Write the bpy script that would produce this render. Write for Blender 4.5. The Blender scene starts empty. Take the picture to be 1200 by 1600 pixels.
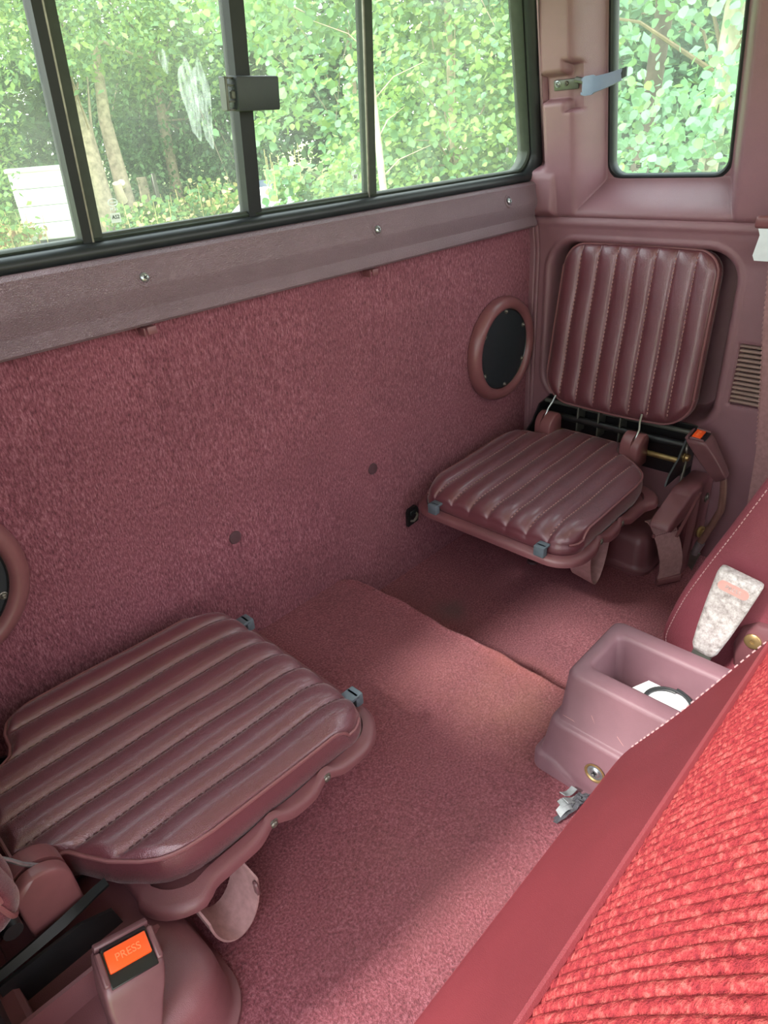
import bpy, bmesh, math, random
import numpy as np
from mathutils import Vector, Matrix, Euler
sc = bpy.context.scene
COL = sc.collection
random.seed(7)
RNG = np.random.default_rng(11)

# ------------------------------------------------------------------ camera, sky, sun, exposure
cam_data = bpy.data.cameras.new('camera')
cam = bpy.data.objects.new('camera', cam_data)
COL.objects.link(cam)
# columns: camera right, camera up, camera back, in cab axes (x across the cab, y to the tail, z up)
cam.matrix_world = Matrix(((0.69134, 0.39918, -0.60225, 0.0),
                           (-0.71953, 0.30455, -0.62411, -0.85),
                           (-0.06572, 0.86481, 0.49778, 0.8585),
                           (0, 0, 0, 1)))
cam_data.sensor_fit = 'VERTICAL'
cam_data.sensor_height = 36.0
cam_data.lens = 36.0 * 1041.0 / 1600.0
cam_data.clip_start = 0.01
cam_data.clip_end = 400
sc.camera = cam

world = bpy.data.worlds.new('sky')
sc.world = world
world.use_nodes = True
wn, wl = world.node_tree.nodes, world.node_tree.links
wn.clear()
w_out = wn.new('ShaderNodeOutputWorld')
w_bg = wn.new('ShaderNodeBackground')
w_ramp = wn.new('ShaderNodeValToRGB')
w_sep = wn.new('ShaderNodeSeparateXYZ')
w_tc = wn.new('ShaderNodeTexCoord')
wl.new(w_tc.outputs['Generated'], w_sep.inputs[0])
wl.new(w_sep.outputs['Z'], w_ramp.inputs[0])
w_ramp.color_ramp.elements[0].color = (1.0, 0.985, 0.95, 1)
w_ramp.color_ramp.elements[1].color = (0.80, 0.89, 1.0, 1)
wl.new(w_ramp.outputs[0], w_bg.inputs['Color'])
w_bg.inputs['Strength'].default_value = 2.55
wl.new(w_bg.outputs[0], w_out.inputs[0])

sun_data = bpy.data.lights.new('sun', 'SUN')
sun = bpy.data.objects.new('sun', sun_data)
COL.objects.link(sun)
sun.rotation_euler = Vector((1.0, -0.16, -1.0)).to_track_quat('-Z', 'Y').to_euler()
sun_data.energy = 3.4
sun_data.angle = math.radians(6.0)
sun_data.color = (1.0, 0.96, 0.90)

sc.view_settings.view_transform = 'Standard'
sc.view_settings.look = 'None'
sc.view_settings.gamma = 1.0
sc.view_settings.use_curve_mapping = False
sc.view_settings.exposure = 1.1

# ------------------------------------------------------------------ helpers
def lin(h):
    h = h.lstrip('#')
    out = []
    for i in (0, 2, 4):
        c = int(h[i:i + 2], 16) / 255.0
        out.append(c / 12.92 if c <= 0.04045 else ((c + 0.055) / 1.055) ** 2.4)
    return (*out, 1.0)

def wloc(o):
    v = Vector((0, 0, 0))
    while o is not None:
        v += o.location
        o = o.parent
    return v

def tag(o, label=None, cat=None, group=None, kind=None):
    if label: o['label'] = label
    if cat: o['category'] = cat
    if group: o['group'] = group
    if kind: o['kind'] = kind
    return o

def empty(name, loc, label=None, cat=None, group=None, kind=None):
    o = bpy.data.objects.new(name, None)
    o.empty_display_size = 0.02
    o.location = loc
    COL.objects.link(o)
    return tag(o, label, cat, group, kind)

class MB:
    """collects shapes in world coordinates; build() links them as one mesh object"""
    def __init__(s): s.v, s.f = [], []
    def add(s, v, f):
        n = len(s.v)
        s.v += [tuple(p) for p in v]
        s.f += [tuple(i + n for i in q) for q in f]
        return s
    def bm(s, b, M=None):
        b.verts.ensure_lookup_table()
        b.verts.index_update()
        s.add([(M @ v.co) if M is not None else v.co for v in b.verts], [[v.index for v in f.verts] for f in b.faces])
        b.free()
        return s
    def box(s, c, size, r=0.0, seg=2, M=None):
        b = bmesh.new()
        bmesh.ops.create_cube(b, size=1.0)
        for v in b.verts: v.co = Vector((v.co.x * size[0], v.co.y * size[1], v.co.z * size[2]))
        if r > 0:
            bmesh.ops.bevel(b, geom=b.edges[:], offset=r, segments=seg, profile=0.5, affect='EDGES')
        T = Matrix.Translation(Vector(c))
        return s.bm(b, (M @ T) if M is not None else T)
    def tube(s, pts, r, n=10, closed=False, caps=True):
        pts = [Vector(p) for p in pts]
        rs = r if isinstance(r, (list, tuple)) else [r] * len(pts)
        N = len(pts)
        prev = None
        base = len(s.v)
        for i, p in enumerate(pts):
            a = pts[(i - 1) % N] if (closed or i > 0) else p
            b = pts[(i + 1) % N] if (closed or i < N - 1) else p
            t = (b - a)
            t = t.normalized() if t.length > 1e-9 else Vector((0, 0, 1))
            if prev is None:
                up = Vector((0, 0, 1)) if abs(t.z) < 0.9 else Vector((1, 0, 0))
                nrm = t.cross(up).normalized()
            else:
                nrm = (prev - t * prev.dot(t)).normalized()
            prev = nrm
            bi = t.cross(nrm)
            for k in range(n):
                a_ = 2 * math.pi * k / n
                s.v.append(tuple(p + (nrm * math.cos(a_) + bi * math.sin(a_)) * rs[i]))
        m = N if closed else N - 1
        for i in range(m):
            j = (i + 1) % N
            for k in range(n):
                l = (k + 1) % n
                s.f.append((base + i * n + k, base + i * n + l, base + j * n + l, base + j * n + k))
        if caps and not closed:
            s.f.append(tuple(base + k for k in reversed(range(n))))
            s.f.append(tuple(base + (N - 1) * n + k for k in range(n)))
        return s
    def ribbon(s, pts, wdir, w, t):
        """flat strap along pts, width direction(s) wdir, thickness t"""
        pts = [Vector(p) for p in pts]
        N = len(pts)
        wd = [Vector(d).normalized() for d in wdir] if isinstance(wdir[0], (tuple, list, Vector)) else [Vector(wdir).normalized()] * N
        base = len(s.v)
        for i, p in enumerate(pts):
            tg = (pts[min(i + 1, N - 1)] - pts[max(i - 1, 0)]).normalized()
            nn = tg.cross(wd[i]).normalized()
            for a, b in ((-1, -1), (1, -1), (1, 1), (-1, 1)):
                s.v.append(tuple(p + wd[i] * (a * w / 2) + nn * (b * t / 2)))
        for i in range(N - 1):
            for k in range(4):
                l = (k + 1) % 4
                s.f.append((base + i * 4 + k, base + i * 4 + l, base + i * 4 + 4 + l, base + i * 4 + 4 + k))
        s.f.append((base, base + 3, base + 2, base + 1))
        e = base + (N - 1) * 4
        s.f.append((e, e + 1, e + 2, e + 3))
        return s
    def lathe(s, prof, M, n=32, cap0=True, cap1=True):
        """prof: (radius, height) pairs, axis = local z of M"""
        base = len(s.v)
        for r, h in prof:
            for k in range(n):
                a = 2 * math.pi * k / n
                s.v.append(tuple(M @ Vector((r * math.cos(a), r * math.sin(a), h))))
        for i in range(len(prof) - 1):
            for k in range(n):
                l = (k + 1) % n
                s.f.append((base + i * n + k, base + i * n + l, base + (i + 1) * n + l, base + (i + 1) * n + k))
        if cap0: s.f.append(tuple(base + k for k in reversed(range(n))))
        if cap1: s.f.append(tuple(base + (len(prof) - 1) * n + k for k in range(n)))
        return s
    def prism(s, poly, f0, f1):
        """poly: 2-D points; f0/f1 map a 2-D point to the two end faces"""
        n = len(poly)
        base = len(s.v)
        s.v += [tuple(f0(p)) for p in poly] + [tuple(f1(p)) for p in poly]
        for k in range(n):
            l = (k + 1) % n
            s.f.append((base + k, base + l, base + n + l, base + n + k))
        s.f.append(tuple(base + k for k in reversed(range(n))))
        s.f.append(tuple(base + n + k for k in range(n)))
        return s
    def loops(s, rings, cap0=True, cap1=True):
        n = len(rings[0])
        base = len(s.v)
        for r in rings: s.v += [tuple(p) for p in r]
        for i in range(len(rings) - 1):
            for k in range(n):
                l = (k + 1) % n
                s.f.append((base + i * n + k, base + i * n + l, base + (i + 1) * n + l, base + (i + 1) * n + k))
        if cap0: s.f.append(tuple(base + k for k in reversed(range(n))))
        if cap1: s.f.append(tuple(base + (len(rings) - 1) * n + k for k in range(n)))
        return s
    def build(s, name, mat, parent=None, origin=None, smooth=True, ang=38, fix=True):
        o0 = wloc(parent) if parent is not None else Vector(origin if origin is not None else (0, 0, 0))
        me = bpy.data.meshes.new(name)
        me.from_pydata([(x - o0.x, y - o0.y, z - o0.z) for x, y, z in s.v], [], s.f)
        if fix:
            b = bmesh.new()
            b.from_mesh(me)
            bmesh.ops.recalc_face_normals(b, faces=b.faces[:])
            b.to_mesh(me)
            b.free()
        return link(name, me, mat, parent, o0, smooth, ang)

def link(name, me, mat, parent=None, origin=(0, 0, 0), smooth=True, ang=38):
    for m in (mat if isinstance(mat, (list, tuple)) else [mat]):
        me.materials.append(m)
    if smooth:
        me.polygons.foreach_set('use_smooth', [True] * len(me.polygons))
        me.set_sharp_from_angle(angle=math.radians(ang))
    me.update()
    o = bpy.data.objects.new(name, me)
    COL.objects.link(o)
    if parent is not None: o.parent = parent
    else: o.location = origin
    return o

def npmesh(name, V, F, mats, parent=None, origin=(0, 0, 0), smooth=True, mi=None, ang=None):
    """fast mesh from arrays; F is an (n, k) index array"""
    o0 = np.array(wloc(parent)) if parent is not None else np.array(origin, float)
    V = np.asarray(V, float) - o0
    F = np.asarray(F, np.int32)
    me = bpy.data.meshes.new(name)
    me.vertices.add(len(V))
    me.vertices.foreach_set('co', V.ravel())
    k = F.shape[1]
    me.loops.add(F.size)
    me.loops.foreach_set('vertex_index', F.ravel())
    me.polygons.add(len(F))
    me.polygons.foreach_set('loop_start', np.arange(0, F.size, k, dtype=np.int32))
    if mi is not None: me.polygons.foreach_set('material_index', np.asarray(mi, np.int32))
    me.update(calc_edges=True)
    me.validate()
    for m in (mats if isinstance(mats, (list, tuple)) else [mats]): me.materials.append(m)
    if smooth:
        me.polygons.foreach_set('use_smooth', np.ones(len(me.polygons), bool))
        if ang: me.set_sharp_from_angle(angle=math.radians(ang))
    o = bpy.data.objects.new(name, me)
    COL.objects.link(o)
    if parent is not None: o.parent = parent
    else: o.location = origin
    return o

def gridfaces(nr, nc):
    i = np.arange(nr - 1)[:, None] * nc + np.arange(nc - 1)[None, :]
    i = i.ravel()
    return np.stack([i, i + 1, i + nc + 1, i + nc], 1)

def sstep(a, b, x):
    t = np.clip((np.asarray(x, float) - a) / (b - a), 0, 1)
    return t * t * (3 - 2 * t)

def frame(c, X, Y, Z):
    """matrix with the given axes (made orthonormal from Z and X)"""
    Z = Vector(Z).normalized()
    X = Vector(X)
    X = (X - Z * X.dot(Z)).normalized()
    Yv = Z.cross(X)
    return Matrix(((X.x, Yv.x, Z.x, c[0]), (X.y, Yv.y, Z.y, c[1]), (X.z, Yv.z, Z.z, c[2]), (0, 0, 0, 1)))

def rrect(x0, x1, y0, y1, r, n=6):
    pts = []
    for cx, cy, a0 in ((x1 - r, y0 + r, -90), (x1 - r, y1 - r, 0), (x0 + r, y1 - r, 90), (x0 + r, y0 + r, 180)):
        for k in range(n + 1):
            a = math.radians(a0 + 90.0 * k / n)
            pts.append((cx + r * math.cos(a), cy + r * math.sin(a)))
    return pts

# ------------------------------------------------------------------ materials
def mat_base(name):
    m = bpy.data.materials.new(name)
    m.use_nodes = True
    nt = m.node_tree
    p = nt.nodes['Principled BSDF']
    return m, nt, p

def mixrgb(nt, fac, a, b, mode='MIX'):
    n = nt.nodes.new('ShaderNodeMix')
    n.data_type = 'RGBA'
    n.blend_type = mode
    for sock, v in ((n.inputs[0], fac), (n.inputs[6], a), (n.inputs[7], b)):
        if hasattr(v, 'links'): nt.links.new(v, sock)
        else: sock.default_value = v
    return n.outputs[2]

def noise(nt, scale, detail=3, rough=0.55, vec=None, dist=0.0):
    n = nt.nodes.new('ShaderNodeTexNoise')
    n.inputs['Scale'].default_value = scale
    n.inputs['Detail'].default_value = detail
    n.inputs['Roughness'].default_value = rough
    n.inputs['Distortion'].default_value = dist
    if vec is not None: nt.links.new(vec, n.inputs['Vector'])
    return n.outputs['Fac']

def coords(nt, scale=(1, 1, 1)):
    tc = nt.nodes.new('ShaderNodeTexCoord')
    mp = nt.nodes.new('ShaderNodeMapping')
    mp.inputs['Scale'].default_value = scale
    nt.links.new(tc.outputs['Object'], mp.inputs['Vector'])
    return mp.outputs[0]

def ramp(nt, fac, stops):
    r = nt.nodes.new('ShaderNodeValToRGB')
    e = r.color_ramp.elements
    while len(e) < len(stops): e.new(0.5)
    for k, (pos, c) in enumerate(stops):
        e[k].position = pos
        e[k].color = c if len(c) == 4 else (*c, 1)
    nt.links.new(fac, r.inputs[0])
    return r.outputs[0]

def bump(nt, p, h, strength, dist=0.002):
    b = nt.nodes.new('ShaderNodeBump')
    b.inputs['Strength'].default_value = strength
    b.inputs['Distance'].default_value = dist
    nt.links.new(h, b.inputs['Height'])
    nt.links.new(b.outputs[0], p.inputs['Normal'])

def plain(name, hexc, rough=0.5, metal=0.0, var=0.12, scale=30.0, spec=0.5, bs=0.0, bscale=600.0):
    m, nt, p = mat_base(name)
    v = coords(nt)
    c = lin(hexc)
    d = tuple(x * (1 - var) for x in c[:3]) + (1,)
    l = tuple(min(1, x * (1 + var)) for x in c[:3]) + (1,)
    nt.links.new(ramp(nt, noise(nt, scale, 4, vec=v), [(0.3, d), (0.7, l)]), p.inputs['Base Color'])
    p.inputs['Roughness'].default_value = rough
    p.inputs['Metallic'].default_value = metal
    p.inputs['Specular IOR Level'].default_value = spec
    if bs > 0: bump(nt, p, noise(nt, bscale, 3, vec=v), bs)
    return m

def vinyl(name, hexc, rough=0.42, grain=420.0, gs=0.35, var=0.10, wrinkle=0.15, spec=0.5, wscale=(60, 60, 60), coat=0.0):
    """soft grained vinyl: cell-like grain over a slow colour drift"""
    m, nt, p = mat_base(name)
    v = coords(nt)
    c = lin(hexc)
    d = tuple(x * (1 - var) for x in c[:3]) + (1,)
    l = tuple(min(1, x * (1 + var)) for x in c[:3]) + (1,)
    nt.links.new(ramp(nt, noise(nt, 14, 4, vec=v), [(0.3, d), (0.7, l)]), p.inputs['Base Color'])
    vo = nt.nodes.new('ShaderNodeTexVoronoi')
    vo.feature = 'DISTANCE_TO_EDGE'
    vo.inputs['Scale'].default_value = grain
    nt.links.new(v, vo.inputs['Vector'])
    mr = nt.nodes.new('ShaderNodeMapRange')
    mr.inputs['From Max'].default_value = 0.25
    nt.links.new(vo.outputs['Distance'], mr.inputs['Value'])
    ad = nt.nodes.new('ShaderNodeMath')
    ad.operation = 'MULTIPLY_ADD'
    nt.links.new(noise(nt, 1.0, 5, 0.6, vec=coords(nt, wscale), dist=1.0), ad.inputs[0])
    ad.inputs[1].default_value = wrinkle * 6
    nt.links.new(mr.outputs[0], ad.inputs[2])
    bump(nt, p, ad.outputs[0], gs, 0.0006)
    p.inputs['Roughness'].default_value = rough
    p.inputs['Specular IOR Level'].default_value = min(spec, 1.0)
    if coat:
        p.inputs['Coat Weight'].default_value = coat
        p.inputs['Coat Roughness'].default_value = 0.27
        p.inputs['Coat IOR'].default_value = 1.6
        p.inputs['Coat Tint'].default_value = (1.0, 0.86, 0.91, 1)
        p.inputs['Specular Tint'].default_value = (1.0, 0.84, 0.90, 1)
        p.inputs['Sheen Weight'].default_value = 0.25
        p.inputs['Sheen Roughness'].default_value = 0.4
        p.inputs['Sheen Tint'].default_value = (1.0, 0.88, 0.9, 1)
    return m

def carpet(name, dark, mid, light, scale, streak=(1, 1, 1), wear=None, bs=1.0):
    m, nt, p = mat_base(name)
    v = coords(nt, streak)
    n1 = noise(nt, scale, 4, 0.7, vec=v)
    c = ramp(nt, n1, [(0.30, lin(dark)), (0.5, lin(mid)), (0.72, lin(light))])
    n2 = noise(nt, 5.0, 4, 0.6, vec=coords(nt))
    c = mixrgb(nt, ramp(nt, n2, [(0.35, (0, 0, 0)), (0.75, (0.35, 0.35, 0.35))]), c, lin(dark))
    if wear:
        # tan tread wear and grey soil spots, each with its own centre (x, y, radius, hex, strength)
        for (wx, wy, wr, wh, ws) in wear:
            tc = nt.nodes.new('ShaderNodeTexCoord')
            mp = nt.nodes.new('ShaderNodeMapping')
            mp.inputs['Location'].default_value = (-wx / wr, -wy / wr, 0)
            mp.inputs['Scale'].default_value = (1 / wr, 1 / wr, 0)
            nt.links.new(tc.outputs['Object'], mp.inputs['Vector'])
            gr = nt.nodes.new('ShaderNodeTexGradient')
            gr.gradient_type = 'SPHERICAL'
            nt.links.new(mp.outputs[0], gr.inputs[0])
            mu = nt.nodes.new('ShaderNodeMath')
            mu.operation = 'MULTIPLY'
            nt.links.new(gr.outputs['Fac'], mu.inputs[0])
            nt.links.new(noise(nt, 30, 4, vec=coords(nt)), mu.inputs[1])
            c = mixrgb(nt, ramp(nt, mu.outputs[0], [(0.0, (0, 0, 0)), (0.5, (ws, ws, ws))]), c, lin(wh))
    nt.links.new(c, p.inputs['Base Color'])
    p.inputs['Roughness'].default_value = 0.95
    p.inputs['Specular IOR Level'].default_value = 0.1
    p.inputs['Sheen Weight'].default_value = 0.25
    p.inputs['Sheen Roughness'].default_value = 0.5
    p.inputs['Sheen Tint'].default_value = (0.9, 0.6, 0.65, 1)
    bump(nt, p, n1, bs, 0.004)
    return m

def glass(name, tint=(0.97, 1.0, 0.98), dust=0.05, smear=False):
    """clear pane with a film of dust: mostly straight transmission, a little mirror, a little scatter"""
    m = bpy.data.materials.new(name)
    m.use_nodes = True
    nt = m.node_tree
    nt.nodes.clear()
    out = nt.nodes.new('ShaderNodeOutputMaterial')
    tr = nt.nodes.new('ShaderNodeBsdfTransparent')
    tr.inputs[0].default_value = (*tint, 1)
    gl = nt.nodes.new('ShaderNodeBsdfGlossy')
    gl.inputs['Roughness'].default_value = 0.02
    fr = nt.nodes.new('ShaderNodeFresnel')
    fr.inputs['IOR'].default_value = 1.35
    mx = nt.nodes.new('ShaderNodeMixShader')
    ge = nt.nodes.new('ShaderNodeNewGeometry')
    ft = nt.nodes.new('ShaderNodeMath')
    ft.operation = 'SUBTRACT'
    ft.use_clamp = True
    nt.links.new(fr.outputs[0], ft.inputs[0])
    nt.links.new(ge.outputs['Backfacing'], ft.inputs[1])
    nt.links.new(ft.outputs[0], mx.inputs[0])
    nt.links.new(tr.outputs[0], mx.inputs[1])
    nt.links.new(gl.outputs[0], mx.inputs[2])
    df = nt.nodes.new('ShaderNodeBsdfTranslucent')
    df.inputs['Color'].default_value = (0.9, 0.93, 0.9, 1)
    m2 = nt.nodes.new('ShaderNodeMixShader')
    v = coords(nt)
    f = ramp(nt, noise(nt, 9, 4, vec=v), [(0.3, (dust * 0.6,) * 3), (0.8, (dust * 1.5,) * 3)])
    nt.links.new(f, m2.inputs[0])
    nt.links.new(mx.outputs[0], m2.inputs[1])
    nt.links.new(df.outputs[0], m2.inputs[2])
    nt.links.new(m2.outputs[0], out.inputs[0])
    return m

def leafmat(name, hexc, var=0.25, trans=0.35, scale=1.3):
    m = bpy.data.materials.new(name)
    m.use_nodes = True
    nt = m.node_tree
    nt.nodes.clear()
    out = nt.nodes.new('ShaderNodeOutputMaterial')
    c = lin(hexc)
    d = tuple(x * (1 - var) for x in c[:3]) + (1,)
    l = tuple(min(1, x * (1 + var)) for x in c[:3]) + (1,)
    geo = nt.nodes.new('ShaderNodeNewGeometry')
    col = ramp(nt, noise(nt, scale, 3, vec=geo.outputs['Position']), [(0.3, d), (0.7, l)])
    df = nt.nodes.new('ShaderNodeBsdfPrincipled')
    df.inputs['Roughness'].default_value = 0.5
    df.inputs['Specular IOR Level'].default_value = 0.35
    nt.links.new(col, df.inputs['Base Color'])
    tl = nt.nodes.new('ShaderNodeBsdfTranslucent')
    nt.links.new(mixrgb(nt, 0.4, col, lin('#c8e070')), tl.inputs['Color'])
    mx = nt.nodes.new('ShaderNodeMixShader')
    mx.inputs[0].default_value = trans
    nt.links.new(df.outputs[0], mx.inputs[1])
    nt.links.new(tl.outputs[0], mx.inputs[2])
    nt.links.new(mx.outputs[0], out.inputs[0])
    return m

M = {}
M['plastic'] = vinyl('maroon_grained_plastic', '#7f5a62', 0.42, 700, 0.30, 0.06, 0.04, 0.6)
M['rail'] = vinyl('faded_maroon_plastic', '#705b63', 0.45, 420, 1.0, 0.08, 0.05, 0.6)
M['recess'] = M['plastic']
M['seat_vinyl'] = vinyl('maroon_seat_vinyl', '#5d3239', 0.27, 620, 0.32, 0.08, 0.16, 0.95, coat=0.5)
M['piping'] = vinyl('maroon_piping_vinyl', '#7d4f52', 0.4, 700, 0.2, 0.05, 0.02)
M['thread'] = plain('faded_tan_thread', '#a17470', 0.8, 0, 0.2, 200)
M['thread_dark'] = plain('maroon_thread', '#5c383e', 0.8, 0, 0.2, 200)
M['pan'] = vinyl('maroon_pan_plastic', '#6e4348', 0.38, 800, 0.18, 0.08, 0.03)
M['cover'] = vinyl('maroon_cover_plastic', '#6c4146', 0.4, 800, 0.2, 0.12, 0.05)
M['hinge'] = plain('maroon_hinge_plastic', '#75494c', 0.36, 0, 0.06, 60)
M['rubber'] = plain('slate_grey_rubber', '#566069', 0.5, 0, 0.12, 80)
M['black'] = plain('black_painted_metal', '#1b1b1d', 0.35, 0, 0.2, 60)
M['gasket'] = plain('black_window_rubber', '#1e2224', 0.45, 0, 0.15, 40, 0.35)
M['lever_black'] = plain('black_lever_steel', '#121315', 0.5, 0, 0.1, 60, 0.3)
M['frame_grey'] = plain('weathered_window_frame', '#30372f', 0.6, 0.0, 0.15, 60, 0.3)
M['frame_black'] = plain('black_window_frame', '#15181a', 0.5, 0.0, 0.12, 60, 0.3)
M['latch'] = plain('charcoal_latch_plastic', '#2e3335', 0.5, 0, 0.06, 60, 0.35, 0.15, 900)
M['steel'] = plain('zinc_screw_steel', '#b4bcc0', 0.3, 0.9, 0.15, 200)
M['dull_steel'] = plain('dull_steel', '#77736c', 0.42, 0.8, 0.2, 90)
M['brass'] = plain('yellow_zinc_plate', '#9c8258', 0.38, 0.7, 0.2, 90)
M['speaker'] = plain('black_speaker_mesh', '#20262b', 0.45, 0, 0.15, 60, 0.5, 0.1, 1500)
M['plug'] = plain('dark_maroon_plug', '#4a2f36', 0.6, 0, 0.08, 60)
M['orange'] = plain('orange_release_button', '#f0561c', 0.4, 0, 0.05, 60)
M['orange_letter'] = plain('pale_orange_lettering', '#f58455', 0.4, 0, 0.05, 60)
M['buckle'] = plain('maroon_buckle_plastic', '#68464a', 0.36, 0, 0.08, 60)
M['webbing'] = plain('maroon_webbing', '#a07a7b', 0.7, 0, 0.14, 120, 0.3, 0.3, 900)
M['sleeve'] = plain('brown_stalk_sleeve', '#6b4a43', 0.45, 0, 0.15, 120)
M['lever_grey'] = plain('blue_grey_lever_plastic', '#6c7a97', 0.38, 0, 0.05, 60)
M['bracket_grey'] = plain('dark_grey_bracket', '#565852', 0.4, 0.3, 0.12, 60)
M['vent'] = plain('tan_brown_vent_plastic', '#987f78', 0.5, 0, 0.1, 60)
M['chrome'] = plain('brushed_tongue_steel', '#e6eef2', 0.42, 0.45, 0.04, 60)
M['console'] = vinyl('dusty_maroon_console', '#73525a', 0.5, 900, 0.16, 0.10, 0.05, 0.45)
M['card'] = plain('white_card', '#f2f2f0', 0.6, 0, 0.02, 30)
M['cable'] = plain('black_cable', '#26282b', 0.4, 0, 0.1, 60)
M['driver_vinyl'] = vinyl('red_maroon_seat_vinyl', '#80353c', 0.42, 900, 0.22, 0.08, 0.06, 0.4)
M['pass_vinyl'] = vinyl('creased_maroon_vinyl', '#80404a', 0.42, 380, 0.4, 0.08, 0.45, 0.45, (40, 160, 40))
M['seam'] = plain('pink_grey_thread', '#b48a8c', 0.8, 0, 0.1, 200)
M['button_pink'] = plain('faded_pink_button', '#c08f88', 0.5, 0, 0.06, 80)
M['frayed'] = plain('grey_frayed_backing', '#4a494e', 0.9, 0, 0.3, 300, 0.2, 0.6, 500)
M['tape'] = plain('grey_white_tape', '#85898b', 0.5, 0, 0.2, 150)
M['etch'] = plain('white_etched_glass', '#dfeee8', 0.9, 0, 0.02, 30)
M['etch_dark'] = plain('dark_etched_glass', '#43584d', 0.9, 0, 0.02, 30)
M['glass'] = glass('dusty_rear_glass', (0.94, 0.98, 0.96), 0.045)
M['glass_side'] = glass('dusty_quarter_glass', (0.92, 0.98, 0.96), 0.045)
M['roof_cloth'] = plain('pale_headliner', '#c4b2b2', 0.9, 0, 0.08, 60)
M['wall_carpet'] = carpet('maroon_wall_carpet', '#4f2731', '#864a57', '#b67d8a', 480, (1, 1, 0.3))
M['floor_carpet'] = carpet('maroon_floor_carpet', '#52242c', '#8a4650', '#b87680', 330, (1, 1, 1),
                           wear=[(0.63, -0.47, 0.13, '#96644f', 0.36), (0.60, -0.33, 0.2, '#945850', 0.3),
                                 (0.83, -0.16, 0.05, '#5b4443', 0.8), (0.74, -0.4, 0.1, '#a05548', 0.5), (0.35, -0.55, 0.25, '#8a5a55', 0.3)])
def worn_white():
    m, nt, p = mat_base('worn_white_buckle')
    v = coords(nt)
    c = ramp(nt, noise(nt, 120, 8, 0.75, vec=v), [(0.32, lin('#6f6664')), (0.5, lin('#a39c9a')), (0.7, lin('#cbc7c6'))])
    nt.links.new(c, p.inputs['Base Color'])
    p.inputs['Roughness'].default_value = 0.5
    bump(nt, p, noise(nt, 300, 5, vec=v), 0.3, 0.001)
    return m
M['worn_white'] = worn_white()
def ribbed_cloth():
    m, nt, p = mat_base('red_ribbed_cloth')
    v = coords(nt)
    n1 = noise(nt, 240, 4, 0.7, vec=v)
    c = ramp(nt, n1, [(0.28, lin('#742730')), (0.5, lin('#9a383c')), (0.75, lin('#c46a64'))])
    nt.links.new(c, p.inputs['Base Color'])
    p.inputs['Roughness'].default_value = 0.9
    p.inputs['Specular IOR Level'].default_value = 0.05
    bump(nt, p, n1, 0.8, 0.003)
    return m
M['red_cloth'] = ribbed_cloth()

# ------------------------------------------------------------------ setting: the cab shell
def sd_rrect(y, z, y0, y1, z0, z1, r):
    """inside distance to a rounded rectangle (positive inside)"""
    cy, cz, hy, hz = (y0 + y1) / 2, (z0 + z1) / 2, (y1 - y0) / 2 - r, (z1 - z0) / 2 - r
    qy, qz = np.abs(y - cy) - hy, np.abs(z - cz) - hz
    return r - (np.hypot(np.maximum(qy, 0), np.maximum(qz, 0)) + np.minimum(np.maximum(qy, qz), 0))

QW = (-0.368, -0.140, 0.745, 1.09)      # quarter window opening: y0, y1, z0, z1

def upper_face(z): return 1.318 - 0.19 * (z - 0.68)

def side_panel(y, z):
    """inner face of the moulded side panel: x over (y, z)"""
    low = 1.330 - 0.009 * sstep(0.60, 0.662, z) + 0.0 * y
    s = sstep(0.667, 0.677, z)
    f = np.minimum(np.minimum((-0.100 - y) / 0.034, (y + 0.414) / 0.042), np.minimum((z - 0.680) / 0.064, (1.135 - z) / 0.05))
    f = np.clip(f, 0, 1)
    f = 0.35 * f + 0.65 * sstep(0, 1, f)
    up = upper_face(z) + 0.078 * f
    x = low * (1 - s) + up * s + 0.005 * np.exp(-((z - 0.6775) / 0.004) ** 2) - 0.003 * np.exp(-((z - 0.6660) / 0.005) ** 2)
    # flare that meets the rear window's rubber
    x = x + 0.042 * sstep(-0.048, -0.014, y) * sstep(0.758, 0.778, z)
    # block that carries the end of the belt rail
    b = np.minimum(sstep(-0.064, -0.056, y), np.minimum(sstep(0.676, 0.694, z), 1 - sstep(0.748, 0.762, z)))
    x = x * (1 - b) + np.minimum(x, 1.300) * b
    # pocket for the window latch, in two steps
    x = x + 0.022 * np.minimum(np.minimum(sstep(-0.104, -0.096, y), 1 - sstep(-0.040, -0.034, y)), np.minimum(sstep(0.876, 0.885, z), 1 - sstep(0.922, 0.930, z)))
    p2 = np.minimum(np.minimum(sstep(-0.128, -0.120, y), 1 - sstep(-0.094, -0.084, y)), np.minimum(sstep(0.860, 0.868, z), 1 - sstep(0.938, 0.946, z)))
    x = np.maximum(x, x * (1 - p2) + (upper_face(z) + 0.026) * p2)
    # seat recess with a soft lip
    d = sd_rrect(y, z, -0.437, -0.046, 0.285, 0.634, 0.062)
    x = x + 0.085 * sstep(0.0, 0.020, d) - 0.0035 * np.exp(-((d + 0.004) / 0.0045) ** 2)
    # double seam down the corner
    for yy in (-0.009, -0.019):
        x = x + 0.0035 * np.exp(-((y - yy) / 0.0016) ** 2) * (1 - sstep(0.655, 0.663, z))
    # vent pocket
    x = x + 0.022 * sstep(0.0, 0.004, sd_rrect(y, z, -0.560, -0.456, 0.348, 0.472, 0.004))
    return x

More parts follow.
